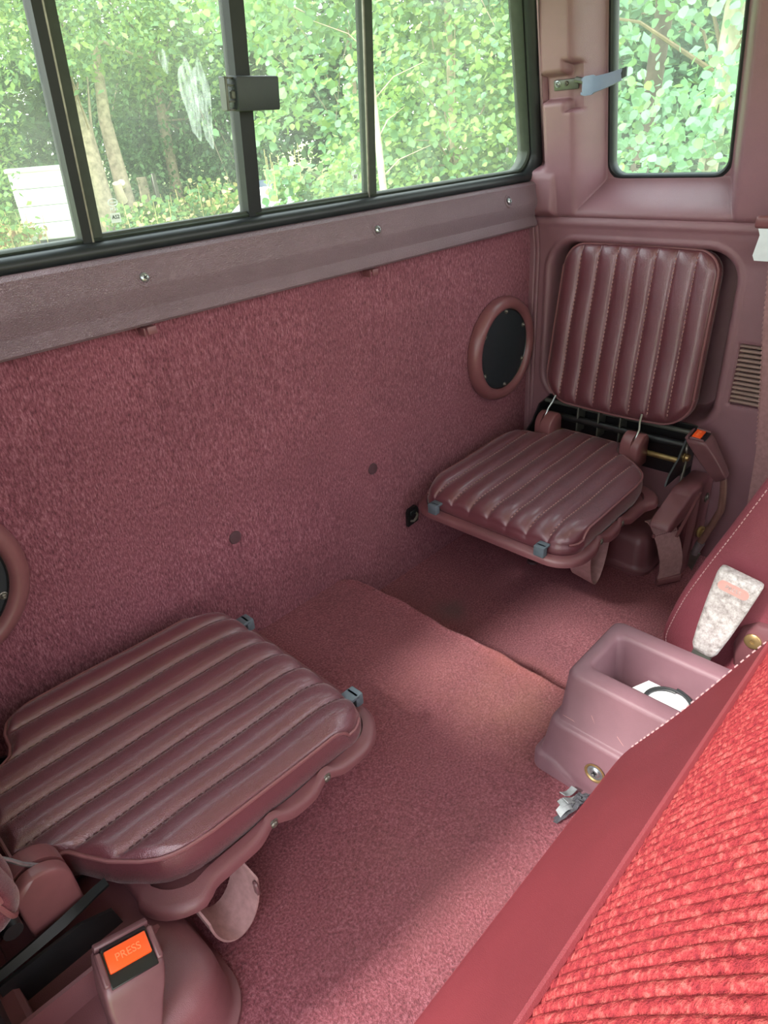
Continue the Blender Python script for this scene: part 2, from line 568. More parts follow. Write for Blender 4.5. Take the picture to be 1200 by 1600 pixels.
def build_side(name, side, y_front):
    ys = np.concatenate([np.arange(y_front, -0.030, 0.0029), np.arange(-0.030, 0.0241, 0.0011)])
    zs = np.arange(-0.03, 1.1801, 0.0029)
    Y, Z = np.meshgrid(ys, zs)
    X = side_panel(Y, Z)
    if side < 0: X = 1.27 - X
    F = gridfaces(len(zs), len(ys))
    cy = Y.ravel()[F].mean(1)
    cz = Z.ravel()[F].mean(1)
    F = F[sd_rrect(cy, cz, *QW, 0.028) < 0]
    if side < 0: F = F[:, ::-1]
    V = np.stack([X.ravel(), Y.ravel(), Z.ravel()], 1)
    o = npmesh(name, V, F, M['plastic'], ang=60)
    md = o.modifiers.new('thickness', 'SOLIDIFY')
    md.thickness = 0.003
    md.offset = -1.0 if side > 0 else -1.0
    return tag(o, kind='structure')

wall_right = build_side('wall_right', 1, -0.62)
wall_left = build_side('wall_left', -1, -0.50)

# carpeted back panel
zs = np.linspace(-0.03, 0.72, 60)
xs = np.linspace(-0.065, 1.336, 120)
Xg, Zg = np.meshgrid(xs, zs)
Yg = 0.002 + 0.0015 * np.sin(Xg * 7 + 1) * np.sin(Zg * 9) - 0.006 * sstep(0.14, 0.02, Zg)
V = np.stack([Xg.ravel(), Yg.ravel(), Zg.ravel()], 1)
wall_back = npmesh('wall_back', V, gridfaces(60, 120), M['wall_carpet'])
md = wall_back.modifiers.new('thickness', 'SOLIDIFY'); md.thickness = 0.012; md.offset = -1
tag(wall_back, kind='structure')
def disc(x, y, z, r, nrm, h=0.003):
    Mx = frame((x, y, z), (0, 0, 1) if abs(nrm[2]) < 0.9 else (1, 0, 0), None, nrm)
    return MB().lathe([(r, 0), (r, h * 0.5), (r * 0.9, h), (r * 0.3, h * 1.15), (0.0004, h * 1.15)], Mx, 20)
for x, z in ((0.476, 0.2905), (0.800, 0.2865)):
    disc(x, 0.002, z, 0.0115, (0, -1, 0)).build('trim_plug', M['plug'], wall_back)

# floor: low by the far seat, raised over the middle and the near side
xs = np.concatenate([np.arange(-0.10, 0.690, 0.012), np.arange(0.690, 0.730, 0.0016), np.arange(0.730, 1.372, 0.012)])
ys = np.concatenate([np.arange(-1.30, -0.02, 0.012), np.linspace(-0.02, 0.012, 10)])
Xg, Yg = np.meshgrid(xs, ys)
wob = 0.0025 * np.sin(Yg * 31) + 0.0015 * np.sin(Yg * 83 + 1)
edge = 0.706 + wob - 0.02 * sstep(-0.03, 0.0, Yg)
Zg = 0.087 * (1 - sstep(0, 0.018, Xg - edge)) + 0.0012 * np.sin(Xg * 23) * np.sin(Yg * 19) + 0.006 * sstep(-0.02, 0.01, Yg) * (Xg > 0.73)
Zg = Zg + 0.003 * np.exp(-((Xg - edge) / 0.010) ** 2)
floor = npmesh('floor', np.stack([Xg.ravel(), Yg.ravel(), Zg.ravel()], 1), gridfaces(len(ys), len(xs)), M['floor_carpet'])
md = floor.modifiers.new('thickness', 'SOLIDIFY'); md.thickness = 0.02; md.offset = -1
tag(floor, kind='structure')
disc(1.080, -0.194, 0.0, 0.012, (0, 0, 1), 0.005).build('trim_plug', M['plug'], floor)

# roof and the front door's lower half, which shade the cab
c = MB().box((0.635, -0.62, 1.185), (1.46, 1.40, 0.03), 0.01).build('ceiling', M['roof_cloth'], origin=(0.635, -0.62, 1.185))
tag(c, kind='structure')
d = MB().box((1.375, -1.05, 0.34), (0.06, 0.86, 0.72), 0.02).build('door_1', M['plastic'], origin=(1.375, -1.05, 0.0))
tag(d, kind='structure')

t2 = MB().prism([(-0.075, -0.02), (-0.037, -0.02), (-0.0375, 0.197), (-0.042, 0.202), (-0.075, 0.202)], lambda p: (p[0], -0.53, p[1]), lambda p: (p[0], -0.20, p[1])).build('trim_2', M['cover'], ang=30)
tag(t2, kind='structure')

t3 = MB().box((0.635, -0.012, 1.136), (1.42, 0.05, 0.076), 0.012, 2).build('trim_3', M['plastic'])
tag(t3, kind='structure')

# belt rail under the rear window
prof = [(0.004, 0.7440), (-0.0120, 0.7458), (-0.0195, 0.7442), (-0.0238, 0.7405), (-0.0236, 0.7365), (-0.0240, 0.7310), (-0.0300, 0.7085), (-0.0300, 0.7050),
        (-0.0215, 0.6860), (-0.0200, 0.6800), (-0.0220, 0.6765), (-0.0265, 0.6680), (-0.0268, 0.6630), (-0.0235, 0.6595), (-0.0120, 0.6580), (0.004, 0.6580)]
x0, x1 = -0.075, 1.3045
rail = MB().prism(prof, lambda p: (x0, p[0], p[1]), lambda p: (x1, p[0] + 0.0015, p[1])).build('trim_1', M['rail'], ang=30)
tag(rail, kind='structure')
def screw(name, c, nrm, r=0.0062, parent=None, mat='steel', washer=True):
    X = (1, 0, 0) if abs(nrm[0]) < 0.9 else (0, 1, 0)
    Mx = frame(c, X, None, nrm)
    b = MB()
    if washer: b.lathe([(r * 1.45, -0.001), (r * 1.45, 0.0006), (r * 1.2, 0.0011), (r * 0.95, 0.0004)], Mx, 20, False, False)
    b.lathe([(r, 0.0), (r, 0.0010), (r * 0.85, 0.0024), (r * 0.5, 0.0032), (r * 0.40, 0.0030), (0.0004, 0.0018)], Mx, 18)
    o = b.build(name, M[mat], parent)
    s = MB()
    for ang in (0.4, 0.4 + math.pi / 2):
        s.box((0, 0, 0.0029), (r * 1.0, r * 0.22, 0.0008), 0, 1, Mx @ Matrix.Rotation(ang, 4, 'Z'))
    return o, s
for x, z in ((0.4105, 0.7175), (0.828, 0.7172), (1.197, 0.7195)):
    o, s = screw('screw', (x, -0.0276, z), (0, -0.95, 0.30), 0.0060, rail, 'steel', False)
    Mx = frame((x, -0.0268, z), (1, 0, 0), None, (0, -0.95, 0.30))
    MB().lathe([(0.0125, -0.0008), (0.0115, 0.0008), (0.0098, 0.0012), (0.0080, 0.0002), (0.0072, -0.002)], Mx, 24, False, False).build('screw_cup', M['rail'], rail)
    s.build('cross_slot', M['black'], o)
for x in (0.4035, 0.8145):
    b = MB()
    b.box((x, -0.020, 0.6562), (0.013, 0.016, 0.004), 0.001)
    b.box((x, -0.0285, 0.6535), (0.013, 0.003, 0.010), 0.001)
    b.box((x - 0.0085, -0.017, 0.6520), (0.0025, 0.018, 0.011), 0.0008)
    b.build('clip', M['cover'], rail)

# ------------------------------------------------------------------ rear sliding window
LEAN = 0.105
def rw(x, z, dep=0.0):
    """point of the rear window: dep metres behind the gasket's face"""
    return (x, dep - LEAN * (z - 0.745), z)
win = empty('window_1', (0.635, 0.0, 0.745), kind='structure')
def rear_outline(ins, n=8):
    """closed outline of the rear opening moved in by ins: slanted sides, rounded corners"""
    zb, zt = 0.744 + ins, 1.100 - ins
    def xr(z): return 1.338 - 0.34 * (z - 0.78) - ins * 1.15
    def xl(z): return 1.27 - xr(z)
    r = 0.034
    pts = []
    for (cx, cz, a0) in ((xr(zb + r) - r, zb + r, -90), (xr(zt - r) - r, zt - r, 0), (xl(zt - r) + r, zt - r, 90), (xl(zb + r) + r, zb + r, 180)):
        for k in range(n + 1):
            a = math.radians(a0 + 90 * k / n)
            pts.append((cx + r * math.cos(a), cz + r * math.sin(a)))
    return pts
rings = [[rw(x, z, d) for x, z in rear_outline(i)] for i, d in ((0.0, 0.022), (-0.002, 0.006), (0.000, -0.006), (0.006, -0.011), (0.012, -0.010), (0.017, -0.004), (0.0185, 0.004), (0.0195, 0.024))]
MB().loops(rings, False, False).build('gasket', M['gasket'], win, ang=50)
rings = [[rw(x, z, d) for x, z in rear_outline(i)] for i, d in ((0.018, 0.034), (0.018, 0.009), (0.0215, 0.007), (0.0235, 0.010), (0.0235, 0.034))]
MB().loops(rings, False, False).build('outer_frame', M['frame_grey'], win, ang=40)
def upright(xb, xt, w, d0, d1, name, mat):
    b = MB()
    zb, zt = 0.762, 1.085
    for k in (0, 1): pass
    lo = [rw(xb, zb, d1), rw(xb + w, zb, d1), rw(xb + w, zb, d0), rw(xb, zb, d0)]
    hi = [rw(xt, zt, d1), rw(xt + w, zt, d1), rw(xt + w, zt, d0), rw(xt, zt, d0)]
    return b.loops([lo, hi]).build(name, mat, win, ang=20)
upright(0.3600, 0.3640, 0.0110, 0.006, 0.026, 'mullion', M['frame_black'])
upright(0.3712, 0.3752, 0.0022, 0.006, 0.010, 'mullion', M['dull_steel'])
upright(0.3735, 0.3775, 0.0130, 0.009, 0.026, 'mullion', M['frame_grey'])
upright(0.6040, 0.6040, 0.0115, 0.006, 0.028, 'mullion', M['frame_black'])
upright(0.6160, 0.6160, 0.0125, 0.009, 0.028, 'mullion', M['frame_black'])
upright(0.8452, 0.8312, 0.0026, 0.007, 0.010, 'mullion', M['dull_steel'])
upright(0.8480, 0.8340, 0.0175, 0.009, 0.026, 'mullion', M['frame_grey'])
# sill rail of the two sliding panes
lo = [[rw(x, z, d) for z, d in ((0.7625, 0.026), (0.7700, 0.026), (0.7700, 0.011), (0.7625, 0.009))] for x in (0.386, 0.848)]
MB().loops(lo).build('sliding_track', M['frame_grey'], win, ang=20)
panes = []
for xa, xb in ((-0.02, 0.362), (0.386, 0.606), (0.628, 0.846), (0.864, 1.31)):
    b = MB()
    def top(x): return min(max(x, 0.02), 1.25)
    lo = [rw(xa, 0.762, 0.020), rw(xb, 0.762, 0.020), rw(xb, 0.762, 0.024), rw(xa, 0.762, 0.024)]
    hi = [rw(max(xa, 0.09), 1.086, 0.020), rw(min(xb, 1.19), 1.086, 0.020), rw(min(xb, 1.19), 1.086, 0.024), rw(max(xa, 0.09), 1.086, 0.024)]
    panes.append(b.loops([lo, hi]).build('pane', M['glass'], win, ang=20))
# thumb latch on the middle upright
lt = MB()
zc, th = 0.9085, 0.0
Mx = Matrix.Translation(Vector(rw(0.608, zc, -0.018))) @ Matrix.Rotation(math.atan(LEAN), 4, 'X')
lt = MB().box((0.0045, 0, 0), (0.066, 0.022, 0.0375), 0.0022, 2, Mx).build('latch', M['latch'], win)
b = MB()
b.box((-0.0385, 0.004, 0), (0.004, 0.014, 0.0365), 0.001, 1, Mx)
for dz in (-0.017, -0.008, 0.009, 0.017):
    b.box((-0.0330, 0.002, dz), (0.009, 0.012, 0.002), 0.0004, 1, Mx)
b.box((-0.0310, -0.003, -0.001), (0.006, 0.006, 0.009), 0.001, 1, Mx)
b.build('latch_catch', M['bracket_grey'], lt)

def text(body, size, Mx, mat, parent, name='lettering', ext=0.0002):
    cu = bpy.data.curves.new(name, 'FONT')
    cu.body = body
    cu.size = size
    cu.align_x = 'CENTER'
    cu.align_y = 'CENTER'
    cu.extrude = ext
    cu.materials.append(mat)
    o = bpy.data.objects.new(name, cu)
    COL.objects.link(o)
    me = bpy.data.meshes.new_from_object(o)
    bpy.data.objects.remove(o)
    me.transform(Matrix.Translation(-wloc(parent)) @ Mx)
    o = bpy.data.objects.new(name, me)
    COL.objects.link(o)
    o.parent = parent
    return o
def on_glass(x, z):
    return frame(rw(x, z, 0.0195), (1, 0, 0), None, (0, -1, -LEAN))
def tick(parent, x, z, w, h, mat, name='etched_mark'):
    MB().box((0, 0, 0), (w, h, 0.0003), 0, 1, on_glass(x, z)).build(name, mat, parent)
def ring_mark(parent, x, z, a, b_, mat):
    Mx = on_glass(x, z)
    MB().tube([Mx @ Vector((a * math.cos(t), b_ * math.sin(t), 0)) for t in np.linspace(0, 2 * math.pi, 25)[:-1]], 0.0006, 5, True).build('etched_mark', mat, parent)
# maker's etchings, read through the panes
ring_mark(panes[1], 0.4130, 0.8020, 0.0062, 0.0040, M['etch'])
tick(panes[1], 0.4130, 0.8020, 0.012, 0.0012, M['etch'])
text('M 26', 0.0050, on_glass(0.4130, 0.7945), M['etch'], panes[1])
tick(panes[1], 0.4130, 0.7845, 0.0130, 0.0110, M['etch'])
text('AS2', 0.0062, frame(rw(0.4130, 0.7855, 0.0188), (1, 0, 0), None, (0, -1, -LEAN)), M['etch_dark'], panes[1])
ring_mark(panes[2], 0.8260, 0.8110, 0.0068, 0.0032, M['etch'])
text('26', 0.0060, on_glass(0.8265, 0.8030), M['etch'], panes[2])
tick(panes[2], 0.8265, 0.7940, 0.0100, 0.0085, M['etch'])
text('S1', 0.0062, frame(rw(0.8265, 0.7945, 0.0188), (1, 0, 0), None, (0, -1, -LEAN)), M['etch_dark'], panes[2])
text('DOT', 0.0040, on_glass(0.8260, 0.7865), M['etch'], panes[2])
text('M26', 0.0036, on_glass(0.8260, 0.7822), M['etch'], panes[2])
text('1', 0.006, on_glass(1.2450, 0.8150), M['etch'], panes[3])
tick(panes[3], 1.2450, 0.8060, 0.0085, 0.0085, M['etch'])
text('26', 0.0045, on_glass(1.2450, 0.7990), M['etch'], panes[3])
# translucent white streaks on the left sliding pane
def white_streak_mat():
    m = bpy.data.materials.new('translucent_white')
    m.use_nodes = True
    nt = m.node_tree
    nt.nodes.clear()
    out = nt.nodes.new('ShaderNodeOutputMaterial')
    tr = nt.nodes.new('ShaderNodeBsdfTransparent')
    df = nt.nodes.new('ShaderNodeBsdfTranslucent')
    df.inputs[0].default_value = (0.95, 1, 1, 1)
    mx = nt.nodes.new('ShaderNodeMixShader')
    f = ramp(nt, noise(nt, 1.0, 4, vec=coords(nt, (260, 260, 45))), [(0.30, (0.0,) * 3), (0.75, (0.22,) * 3)])
    nt.links.new(f, mx.inputs[0])
    nt.links.new(tr.outputs[0], mx.inputs[1])
    nt.links.new(df.outputs[0], mx.inputs[2])
    nt.links.new(mx.outputs[0], out.inputs[0])
    return m
M['white_film'] = white_streak_mat()
for cx, cz, w, h, sl in ((0.5420, 0.905, 0.0120, 0.072, 0.10), (0.5600, 0.900, 0.0110, 0.080, 0.08), (0.512, 0.945, 0.006, 0.02, 0.1)):
    Mx = on_glass(cx, cz)
    ou = [(math.cos(t) * w * (1 + 0.25 * math.sin(3 * t)) + sl * math.sin(t) * h * -0.5, math.sin(t) * h * (1 + 0.1 * math.cos(5 * t)) * 0.6) for t in np.linspace(0, 2 * math.pi, 30)[:-1]]
    MB().prism(ou, lambda p: Mx @ Vector((p[0], p[1], 0)), lambda p: Mx @ Vector((p[0], p[1], 0.0002))).build('white_streak', M['white_film'], panes[1])

# ------------------------------------------------------------------ quarter windows
def quarter(name, side):
    sx = (lambda x: x) if side > 0 else (lambda x: 1.27 - x)
    w = empty(name, (sx(1.37), -0.254, 0.745), kind='structure')
    def ring(ins, dx):
        return [(sx(upper_face(z) + 0.078 + dx), y, z) for y, z in rrect(QW[0] + ins, QW[1] - ins, QW[2] + ins, QW[3] - ins, 0.028 - ins * 0.6, 8)]
    MB().loops([ring(-0.006, 0.008), ring(-0.005, -0.003), ring(0.0, -0.005), ring(0.0035, -0.002), ring(0.0055, 0.006), ring(0.0055, 0.016)], False, False).build('gasket', M['gasket'], w, ang=50)
    p = MB().loops([ring(0.004, 0.012), ring(0.004, 0.016)]).build('pane', M['glass_side'], w, ang=20)
    return w, p
wq, pq = quarter('window_2', 1)
quarter('window_3', -1)
def on_q(y, z): return frame((upper_face(z) + 0.078 + 0.0115, y, z), (0, -1, 0), None, (-1, 0, -0.19))
text('MAT DAM', 0.0058, on_q(-0.172, 0.7690), M['etch_dark'], pq)
Mx = on_q(-0.193, 0.7640)
b = MB()
for c, s_ in (((0, 0.004, 0), (0.0085, 0.0012, 0.0003)), ((0, -0.004, 0), (0.0085, 0.0012, 0.0003)), ((-0.0042, 0, 0), (0.0012, 0.009, 0.0003)), ((0.0042, 0, 0), (0.0012, 0.009, 0.0003))):
    b.box(c, s_, 0, 1, Mx)
b.build('etched_mark', M['etch_dark'], pq)
text('AJ', 0.0055, on_q(-0.193, 0.7640), M['etch_dark'], pq)

# ------------------------------------------------------------------ folding jump seats
def interp(x, pts):
    xs_ = [p[0] for p in pts]
    ys_ = [p[1] for p in pts]
    return np.interp(x, xs_, ys_)
def roundoff(d, r, h):
    t = 1 - np.clip(d / r, 0, 1)
    return h * (1 - np.sqrt(np.clip(1 - t * t, 0, 1)))
GROOVES = np.linspace(-0.090, -0.345, 7)

def cushion(parent, name, v0, v1, amin, amax, mapf, grooves, rad, side_h, nrow=190, ncol=70, gdep=0.0040, puff=0.0044, pip_skip_front=True, thread='thread', stitch_h=0.0008, gfade=(0.02, 0.03)):
    """upholstered pad. v runs across it, a along the grooves, h is the height over the pad's face.
    rad: ((radius, drop) at the v sides, at a-min, at a-max). side_h: h of the pad's underside"""
    v = np.linspace(v0, v1, nrow)
    t = np.linspace(0, 1, ncol)
    t = 0.5 - 0.5 * np.cos(np.pi * t) * (0.35 + 0.65 * np.abs(np.cos(np.pi * t)))
    lo, hi = amin(v), amax(v)
    A = lo[:, None] + (hi - lo)[:, None] * t[None, :]
    Vv = np.repeat(v[:, None], ncol, 1)
    dv = np.minimum(Vv - v0, v1 - Vv)
    da0, da1 = A - lo[:, None], hi[:, None] - A
    H = -np.maximum(np.maximum(roundoff(dv, *rad[0]), roundoff(da0, *rad[1])), roundoff(da1, *rad[2]))
    g = np.sort(np.asarray(grooves))
    b = np.concatenate([[v0], g, [v1]])
    k = np.clip(np.searchsorted(b, Vv) - 1, 0, len(b) - 2)
    fr = (Vv - b[k]) / (b[k + 1] - b[k])
    fade = sstep(0, gfade[0], da0) * sstep(-0.004, gfade[1], da1)
    H = H + puff * (1 - (2 * fr - 1) ** 2) * sstep(0, 0.02, dv) * fade
    for gv in g:
        H = H - gdep * np.exp(-((Vv - gv) / 0.0030) ** 2) * fade * 0.6 - gdep * 0.5 * np.exp(-((Vv - gv) / 0.008) ** 2) * fade
    H = H + 0.0012 * np.sin(A * 37 + Vv * 11) * np.sin(Vv * 29 + 2)
    P = mapf(A.ravel(), Vv.ravel(), H.ravel())
    F = gridfaces(nrow, ncol)
    idx = np.arange(nrow * ncol).reshape(nrow, ncol)
    loop = np.concatenate([idx[0, :], idx[1:, -1], idx[-1, -2::-1], idx[-2:0:-1, 0]])
    n = len(loop)
    Al, Vl, Hl = A.ravel()[loop], Vv.ravel()[loop], H.ravel()[loop]
    # outward direction of the outline for the boxing
    da = np.roll(Al, -1) - np.roll(Al, 1)
    dV = np.roll(Vl, -1) - np.roll(Vl, 1)
    ln = np.hypot(da, dV) + 1e-9
    oa, ov = -dV / ln, da / ln
    ca, cv = Al.mean(), Vl.mean()
    if ((Al - ca) * oa + (Vl - cv) * ov).mean() < 0: oa, ov = -oa, -ov
    allP = [P]
    faces = [F]
    prev = loop
    base = len(P)
    for fr_, out in ((0.12, 0.0015), (0.35, 0.0035), (0.65, 0.0030), (1.0, -0.003)):
        Hr = Hl + (side_h - Hl) * fr_
        allP.append(mapf(Al + oa * out, Vl + ov * out, Hr))
        cur = np.arange(base, base + n)
        faces.append(np.stack([prev, cur, np.roll(cur, -1), np.roll(prev, -1)], 1))
        prev = cur
        base += n
    o = npmesh(name, np.concatenate(allP), np.concatenate(faces), M['seat_vinyl'], parent, ang=75)
    bm_ = bmesh.new(); bm_.from_mesh(o.data)
    lastring = [bm_.verts.ensure_lookup_table() or bm_.verts[i] for i in prev]
    bm_.faces.new(lastring[::-1])
    bmesh.ops.recalc_face_normals(bm_, faces=bm_.faces[:])
    bm_.to_mesh(o.data); bm_.free()
    # piping on the seam
    if pip_skip_front:
        front = set(idx[:, -1].tolist())
        keep = [i for i in range(n) if loop[i] not in front or Vl[i] < v0 + 0.012 or Vl[i] > v1 - 0.012]
        # rotate so the path starts after the gap
        st = next(i for i in range(len(keep)) if (keep[i] - keep[i - 1]) > 1)
        keep = keep[st:] + keep[:st]
    else:
        keep = list(range(n))
    keep = keep[::2] if not pip_skip_front else [k for i, k in enumerate(keep) if i % 2 == 0 or i == len(keep) - 1]
    pts = mapf(Al[keep] + oa[keep] * 0.0012, Vl[keep] + ov[keep] * 0.0012, Hl[keep] + 0.0012)
    MB().tube([tuple(p) for p in pts], 0.0022, 6, closed=not pip_skip_front).build('piping', M['piping'], o)
    # stitches along every groove
    sv, sf = [], []
    for gv in g:
        l, h = float(amin(np.array([gv]))[0]), float(amax(np.array([gv]))[0])
        aa = np.arange(l + 0.018, h - 0.012, 0.0082)
        for a in aa:
            hh = -roundoff(np.array([a - l]), *rad[1])[0] - roundoff(np.array([h - a]), *rad[2])[0]
            fd = float(sstep(0, gfade[0], a - l) * sstep(-0.004, gfade[1], h - a))
            hb = hh - gdep * 0.95 * fd + 0.0012 * math.sin(a * 37 + gv * 11) * math.sin(gv * 29 + 2)
            q = [(a + x, gv + y, hb + z) for z in (-0.0004, stitch_h) for x, y in ((-0.0023, -0.0007), (0.0023, -0.0007), (0.0023, 0.0007), (-0.0023, 0.0007))]
            nb = len(sv)
            sv += q
            sf += [(nb, nb + 1, nb + 2, nb + 3), (nb + 4, nb + 5, nb + 6, nb + 7), (nb, nb + 1, nb + 5, nb + 4), (nb + 1, nb + 2, nb + 6, nb + 5), (nb + 2, nb + 3, nb + 7, nb + 6), (nb + 3, nb, nb + 4, nb + 7)]
    sv = np.array(sv)
    st = npmesh('stitching', mapf(sv[:, 0], sv[:, 1], sv[:, 2]), np.array(sf), M[thread], o, smooth=False)
    st['kind'] = 'stuff'
    return o

def jump_seat(side, label, zoff=0.0):
    sx = (lambda u: 1.33 - u) if side > 0 else (lambda u: -0.06 + u)
    P = lambda u, y, z: (sx(u), y, z + zoff)
    root = empty('jump_seat', P(0.10, -0.222, 0.20), label, 'jump seat', 'folding jump seats facing each other')
    # ---- seat cushion
    rear = [(-0.390, 0.222), (-0.3885, 0.202), (-0.3845, 0.184), (-0.377, 0.168), (-0.365, 0.154), (-0.340, 0.132), (-0.316, 0.118), (-0.298, 0.108), (-0.2905, 0.092), (-0.286, 0.074), (-0.276, 0.066),
            (-0.150, 0.066), (-0.141, 0.074), (-0.134, 0.098), (-0.126, 0.114), (-0.112, 0.120), (-0.085, 0.123), (-0.066, 0.132), (-0.056, 0.148), (-0.052, 0.165)]
    amin = lambda v: interp(v, rear)
    def amax(v):
        d = np.minimum(v + 0.390, -0.052 - v)
        return 0.453 - roundoff(d, 0.040, 0.040) + 0.0025 * np.sin((v + 0.052) / -0.338 * np.pi)
    zt = 0.2475
    def mp(a, v, h):
        return np.stack([sx(a), v, zt + zoff + h - 0.010 * sstep(0.1, 0.45, a)], 1)
    cush = cushion(root, 'seat_cushion', -0.390, -0.052, amin, amax, mp, GROOVES, ((0.012, 0.006), (0.014, 0.006), (0.058, 0.024)), 0.1965 - zt, gfade=(0.012, 0.004), puff=0.0044 if side < 0 else 0.0032, thread='thread_dark' if side < 0 else 'thread')
    # ---- pan under it, with a rolled lip and two dimples for its side screws
    n = 150
    def pan_loop(grow, z, wav=1.0):
        pts = []
        base = rrect(0.150, 0.463, -0.396, -0.046, 0.045, 10)
        dense = []
        for i in range(len(base)):
            a, b = base[i], base[(i + 1) % len(base)]
            m = max(1, int(math.hypot(a[0] - b[0], a[1] - b[1]) / 0.006))
            for k in range(m): dense.append((a[0] + (b[0] - a[0]) * k / m, a[1] + (b[1] - a[1]) * k / m))
        N = len(dense)
        for i, (u, y) in enumerate(dense):
            a, b = dense[i - 1], dense[(i + 1) % N]
            tx, ty = b[0] - a[0], b[1] - a[1]
            l = math.hypot(tx, ty) + 1e-9
            ox, oy = ty / l, -tx / l
            g = grow
            zz = z - 0.006
            if y < -0.36:
                w = math.exp(-((u - 0.285) / 0.016) ** 2) + math.exp(-((u - 0.365) / 0.016) ** 2)
                g -= 0.006 * w * wav
                zz += 0.007 * w * wav
                tabw = float(sstep(0.205, 0.185, u) * sstep(0.12, 0.165, u))
                g += (0.014 if side > 0 else 0.008) * tabw * wav
                zz += 0.004 * tabw * wav if side > 0 else -0.004 * tabw * wav
            pts.append(P(u + ox * g, y + oy * g, zz))
        return pts
    MB().loops([pan_loop(-0.040, 0.186, 0), pan_loop(-0.006, 0.188, 0.2), pan_loop(-0.004, 0.2035, 0.3), pan_loop(0.004, 0.2030), pan_loop(0.0095, 0.2010),
                pan_loop(0.0125, 0.1965), pan_loop(0.0125, 0.1890), pan_loop(0.0105, 0.1885), pan_loop(0.0060, 0.1945), pan_loop(-0.020, 0.1945, 0.2)], True, True).build('seat_pan', M['pan'], root, ang=45)
    for u in (0.285, 0.365):
        o, s = screw('pan_screw', P(u, -0.4015, 0.1925), (0, -1, -0.2), 0.005, root, 'dull_steel')
    # rubber stops on the front lip
    for y in (-0.100, -0.342):
        b = MB()
        b.box(P(0.4700, y, 0.2050), (0.013, 0.021, 0.020), 0.002, 2)
        b.box(P(0.4620, y, 0.2125), (0.016, 0.021, 0.005), 0.0015, 2)
        b.box(P(0.4640, y, 0.1905), (0.018, 0.019, 0.004), 0.001, 2)
        b.build('rubber_stop', M['rubber'], root)
    # ---- hinge covers with their slots
    def dome(u0, u1, z0, z1, r):
        pts = [(u0, z0), (u1, z0)]
        for k in range(9):
            a = math.radians(90 * k / 8)
            pts.append((u1 - r + r * math.cos(a), z1 - r + r * math.sin(a)))
        for k in range(9):
            a = math.radians(90 + 90 * k / 8)
            pts.append((u0 + r * 0.7 + r * 0.7 * math.cos(a), z1 - r * 0.7 + r * 0.7 * math.sin(a)))
        return pts
    for hy in (-0.116, -0.3195):
        b = MB()
        du = 0.0 if side > 0 else -0.012
        ms = -1 if hy < -0.2 else 1
        for y0, y1, ins in ((-0.0205, 0.0045 * ms - 0.0025, 0.0), (0.0045 * ms - 0.0025, 0.0045 * ms + 0.0025, 0.009), (0.0045 * ms + 0.0025, 0.0205, 0.0)):
            prf = dome(0.062, 0.1125 - (0.0008 if ins else 0), 0.212, 0.2850 - ins * 1.3, 0.030 - ins)
            cy = sum(p[0] for p in prf) / len(prf)
            cz = sum(p[1] for p in prf) / len(prf)
            e0 = 0.86 if y0 < -0.02 else 1.0
            e1 = 0.86 if y1 > 0.02 else 1.0
            def ringat(y, e): return [P(du + cy + (q[0] - cy) * e, hy + y, cz + (q[1] - cz) * e) for q in prf]
            if ins == 0:
                m0 = y0 + (0.004 if e0 < 1 else 0)
                m1 = y1 - (0.004 if e1 < 1 else 0)
                rr = []
                if e0 < 1: rr += [ringat(y0, 0.88), ringat(y0 + 0.0015, 0.96)]
                rr += [ringat(m0, 1.0), ringat(m1, 1.0)]
                if e1 < 1: rr += [ringat(y1 - 0.0015, 0.96), ringat(y1, 0.88)]
                b.loops(rr)
            else:
                b.loops([ringat(y0, 1), ringat(y1, 1)])
        b.build('hinge_cover', M['hinge'], root, ang=50)
        yy = hy + 0.0045 * ms
        pts = [P(du + 0.098, yy, 0.262), P(du + 0.092, yy, 0.278), P(du + 0.082, yy, 0.292), P(du + 0.074, yy - 0.004 * ms, 0.304), P(du + 0.064, yy - 0.006 * ms, 0.318)]
        MB().tube(pts, 0.0022, 8).build('hinge_rod', M['steel'], root)
    # ---- steel mechanism behind the cushion
    ya = -0.4120 if side > 0 else -0.3600
    poly = [(0.004, 0.207), (0.128, 0.207), (0.118, 0.226), (0.080, 0.250), (0.052, 0.285), (0.004, 0.292)]
    if side < 0: poly = [(0.006, 0.150), (0.120, 0.165), (0.115, 0.200), (0.085, 0.214), (0.010, 0.216)]
    for y0, y1 in ((ya, ya + 0.0035), (-0.0720, -0.0685)):
        MB().prism(poly, lambda p: P(p[0], y0, p[1]), lambda p: P(p[0], y1, p[1])).build('side_bracket', M['black'], root, ang=20)
    MB().box(P(0.004, -0.240, 0.235), (0.006, 0.345, 0.120), 0.001, 1).build('back_plate', M['black'], root)
    for u, z, r, mt, nm in ((0.040, 0.262, 0.0085, 'black', 'cross_bar'), (0.052, 0.232, 0.006, 'brass', 'cross_bar'), (0.028, 0.287, 0.005, 'bracket_grey', 'cross_bar')):
        if side < 0 and mt == 'brass': continue
        MB().tube([P(u, ya + 0.003, z), P(u, -0.072, z)], r, 14).build(nm, M[mt], root)
    for y in (-0.165, -0.215, -0.265):
        MB().box(P(0.030, y, 0.262), (0.034, 0.004, 0.060), 0.001, 1).build('bracket_rib', M['bracket_grey'], root)
    if side < 0: return finish_seat(root, P, side)
    Mx = frame(P(0.052, -0.4120, 0.243), (1, 0, 0), None, (0, -1, 0))
    MB().lathe([(0.011, 0.0), (0.011, 0.002), (0.0075, 0.003), (0.0075, 0.008), (0.006, 0.010), (0.0005, 0.010)], Mx, 16).build('pivot_bolt', M['brass'], root)
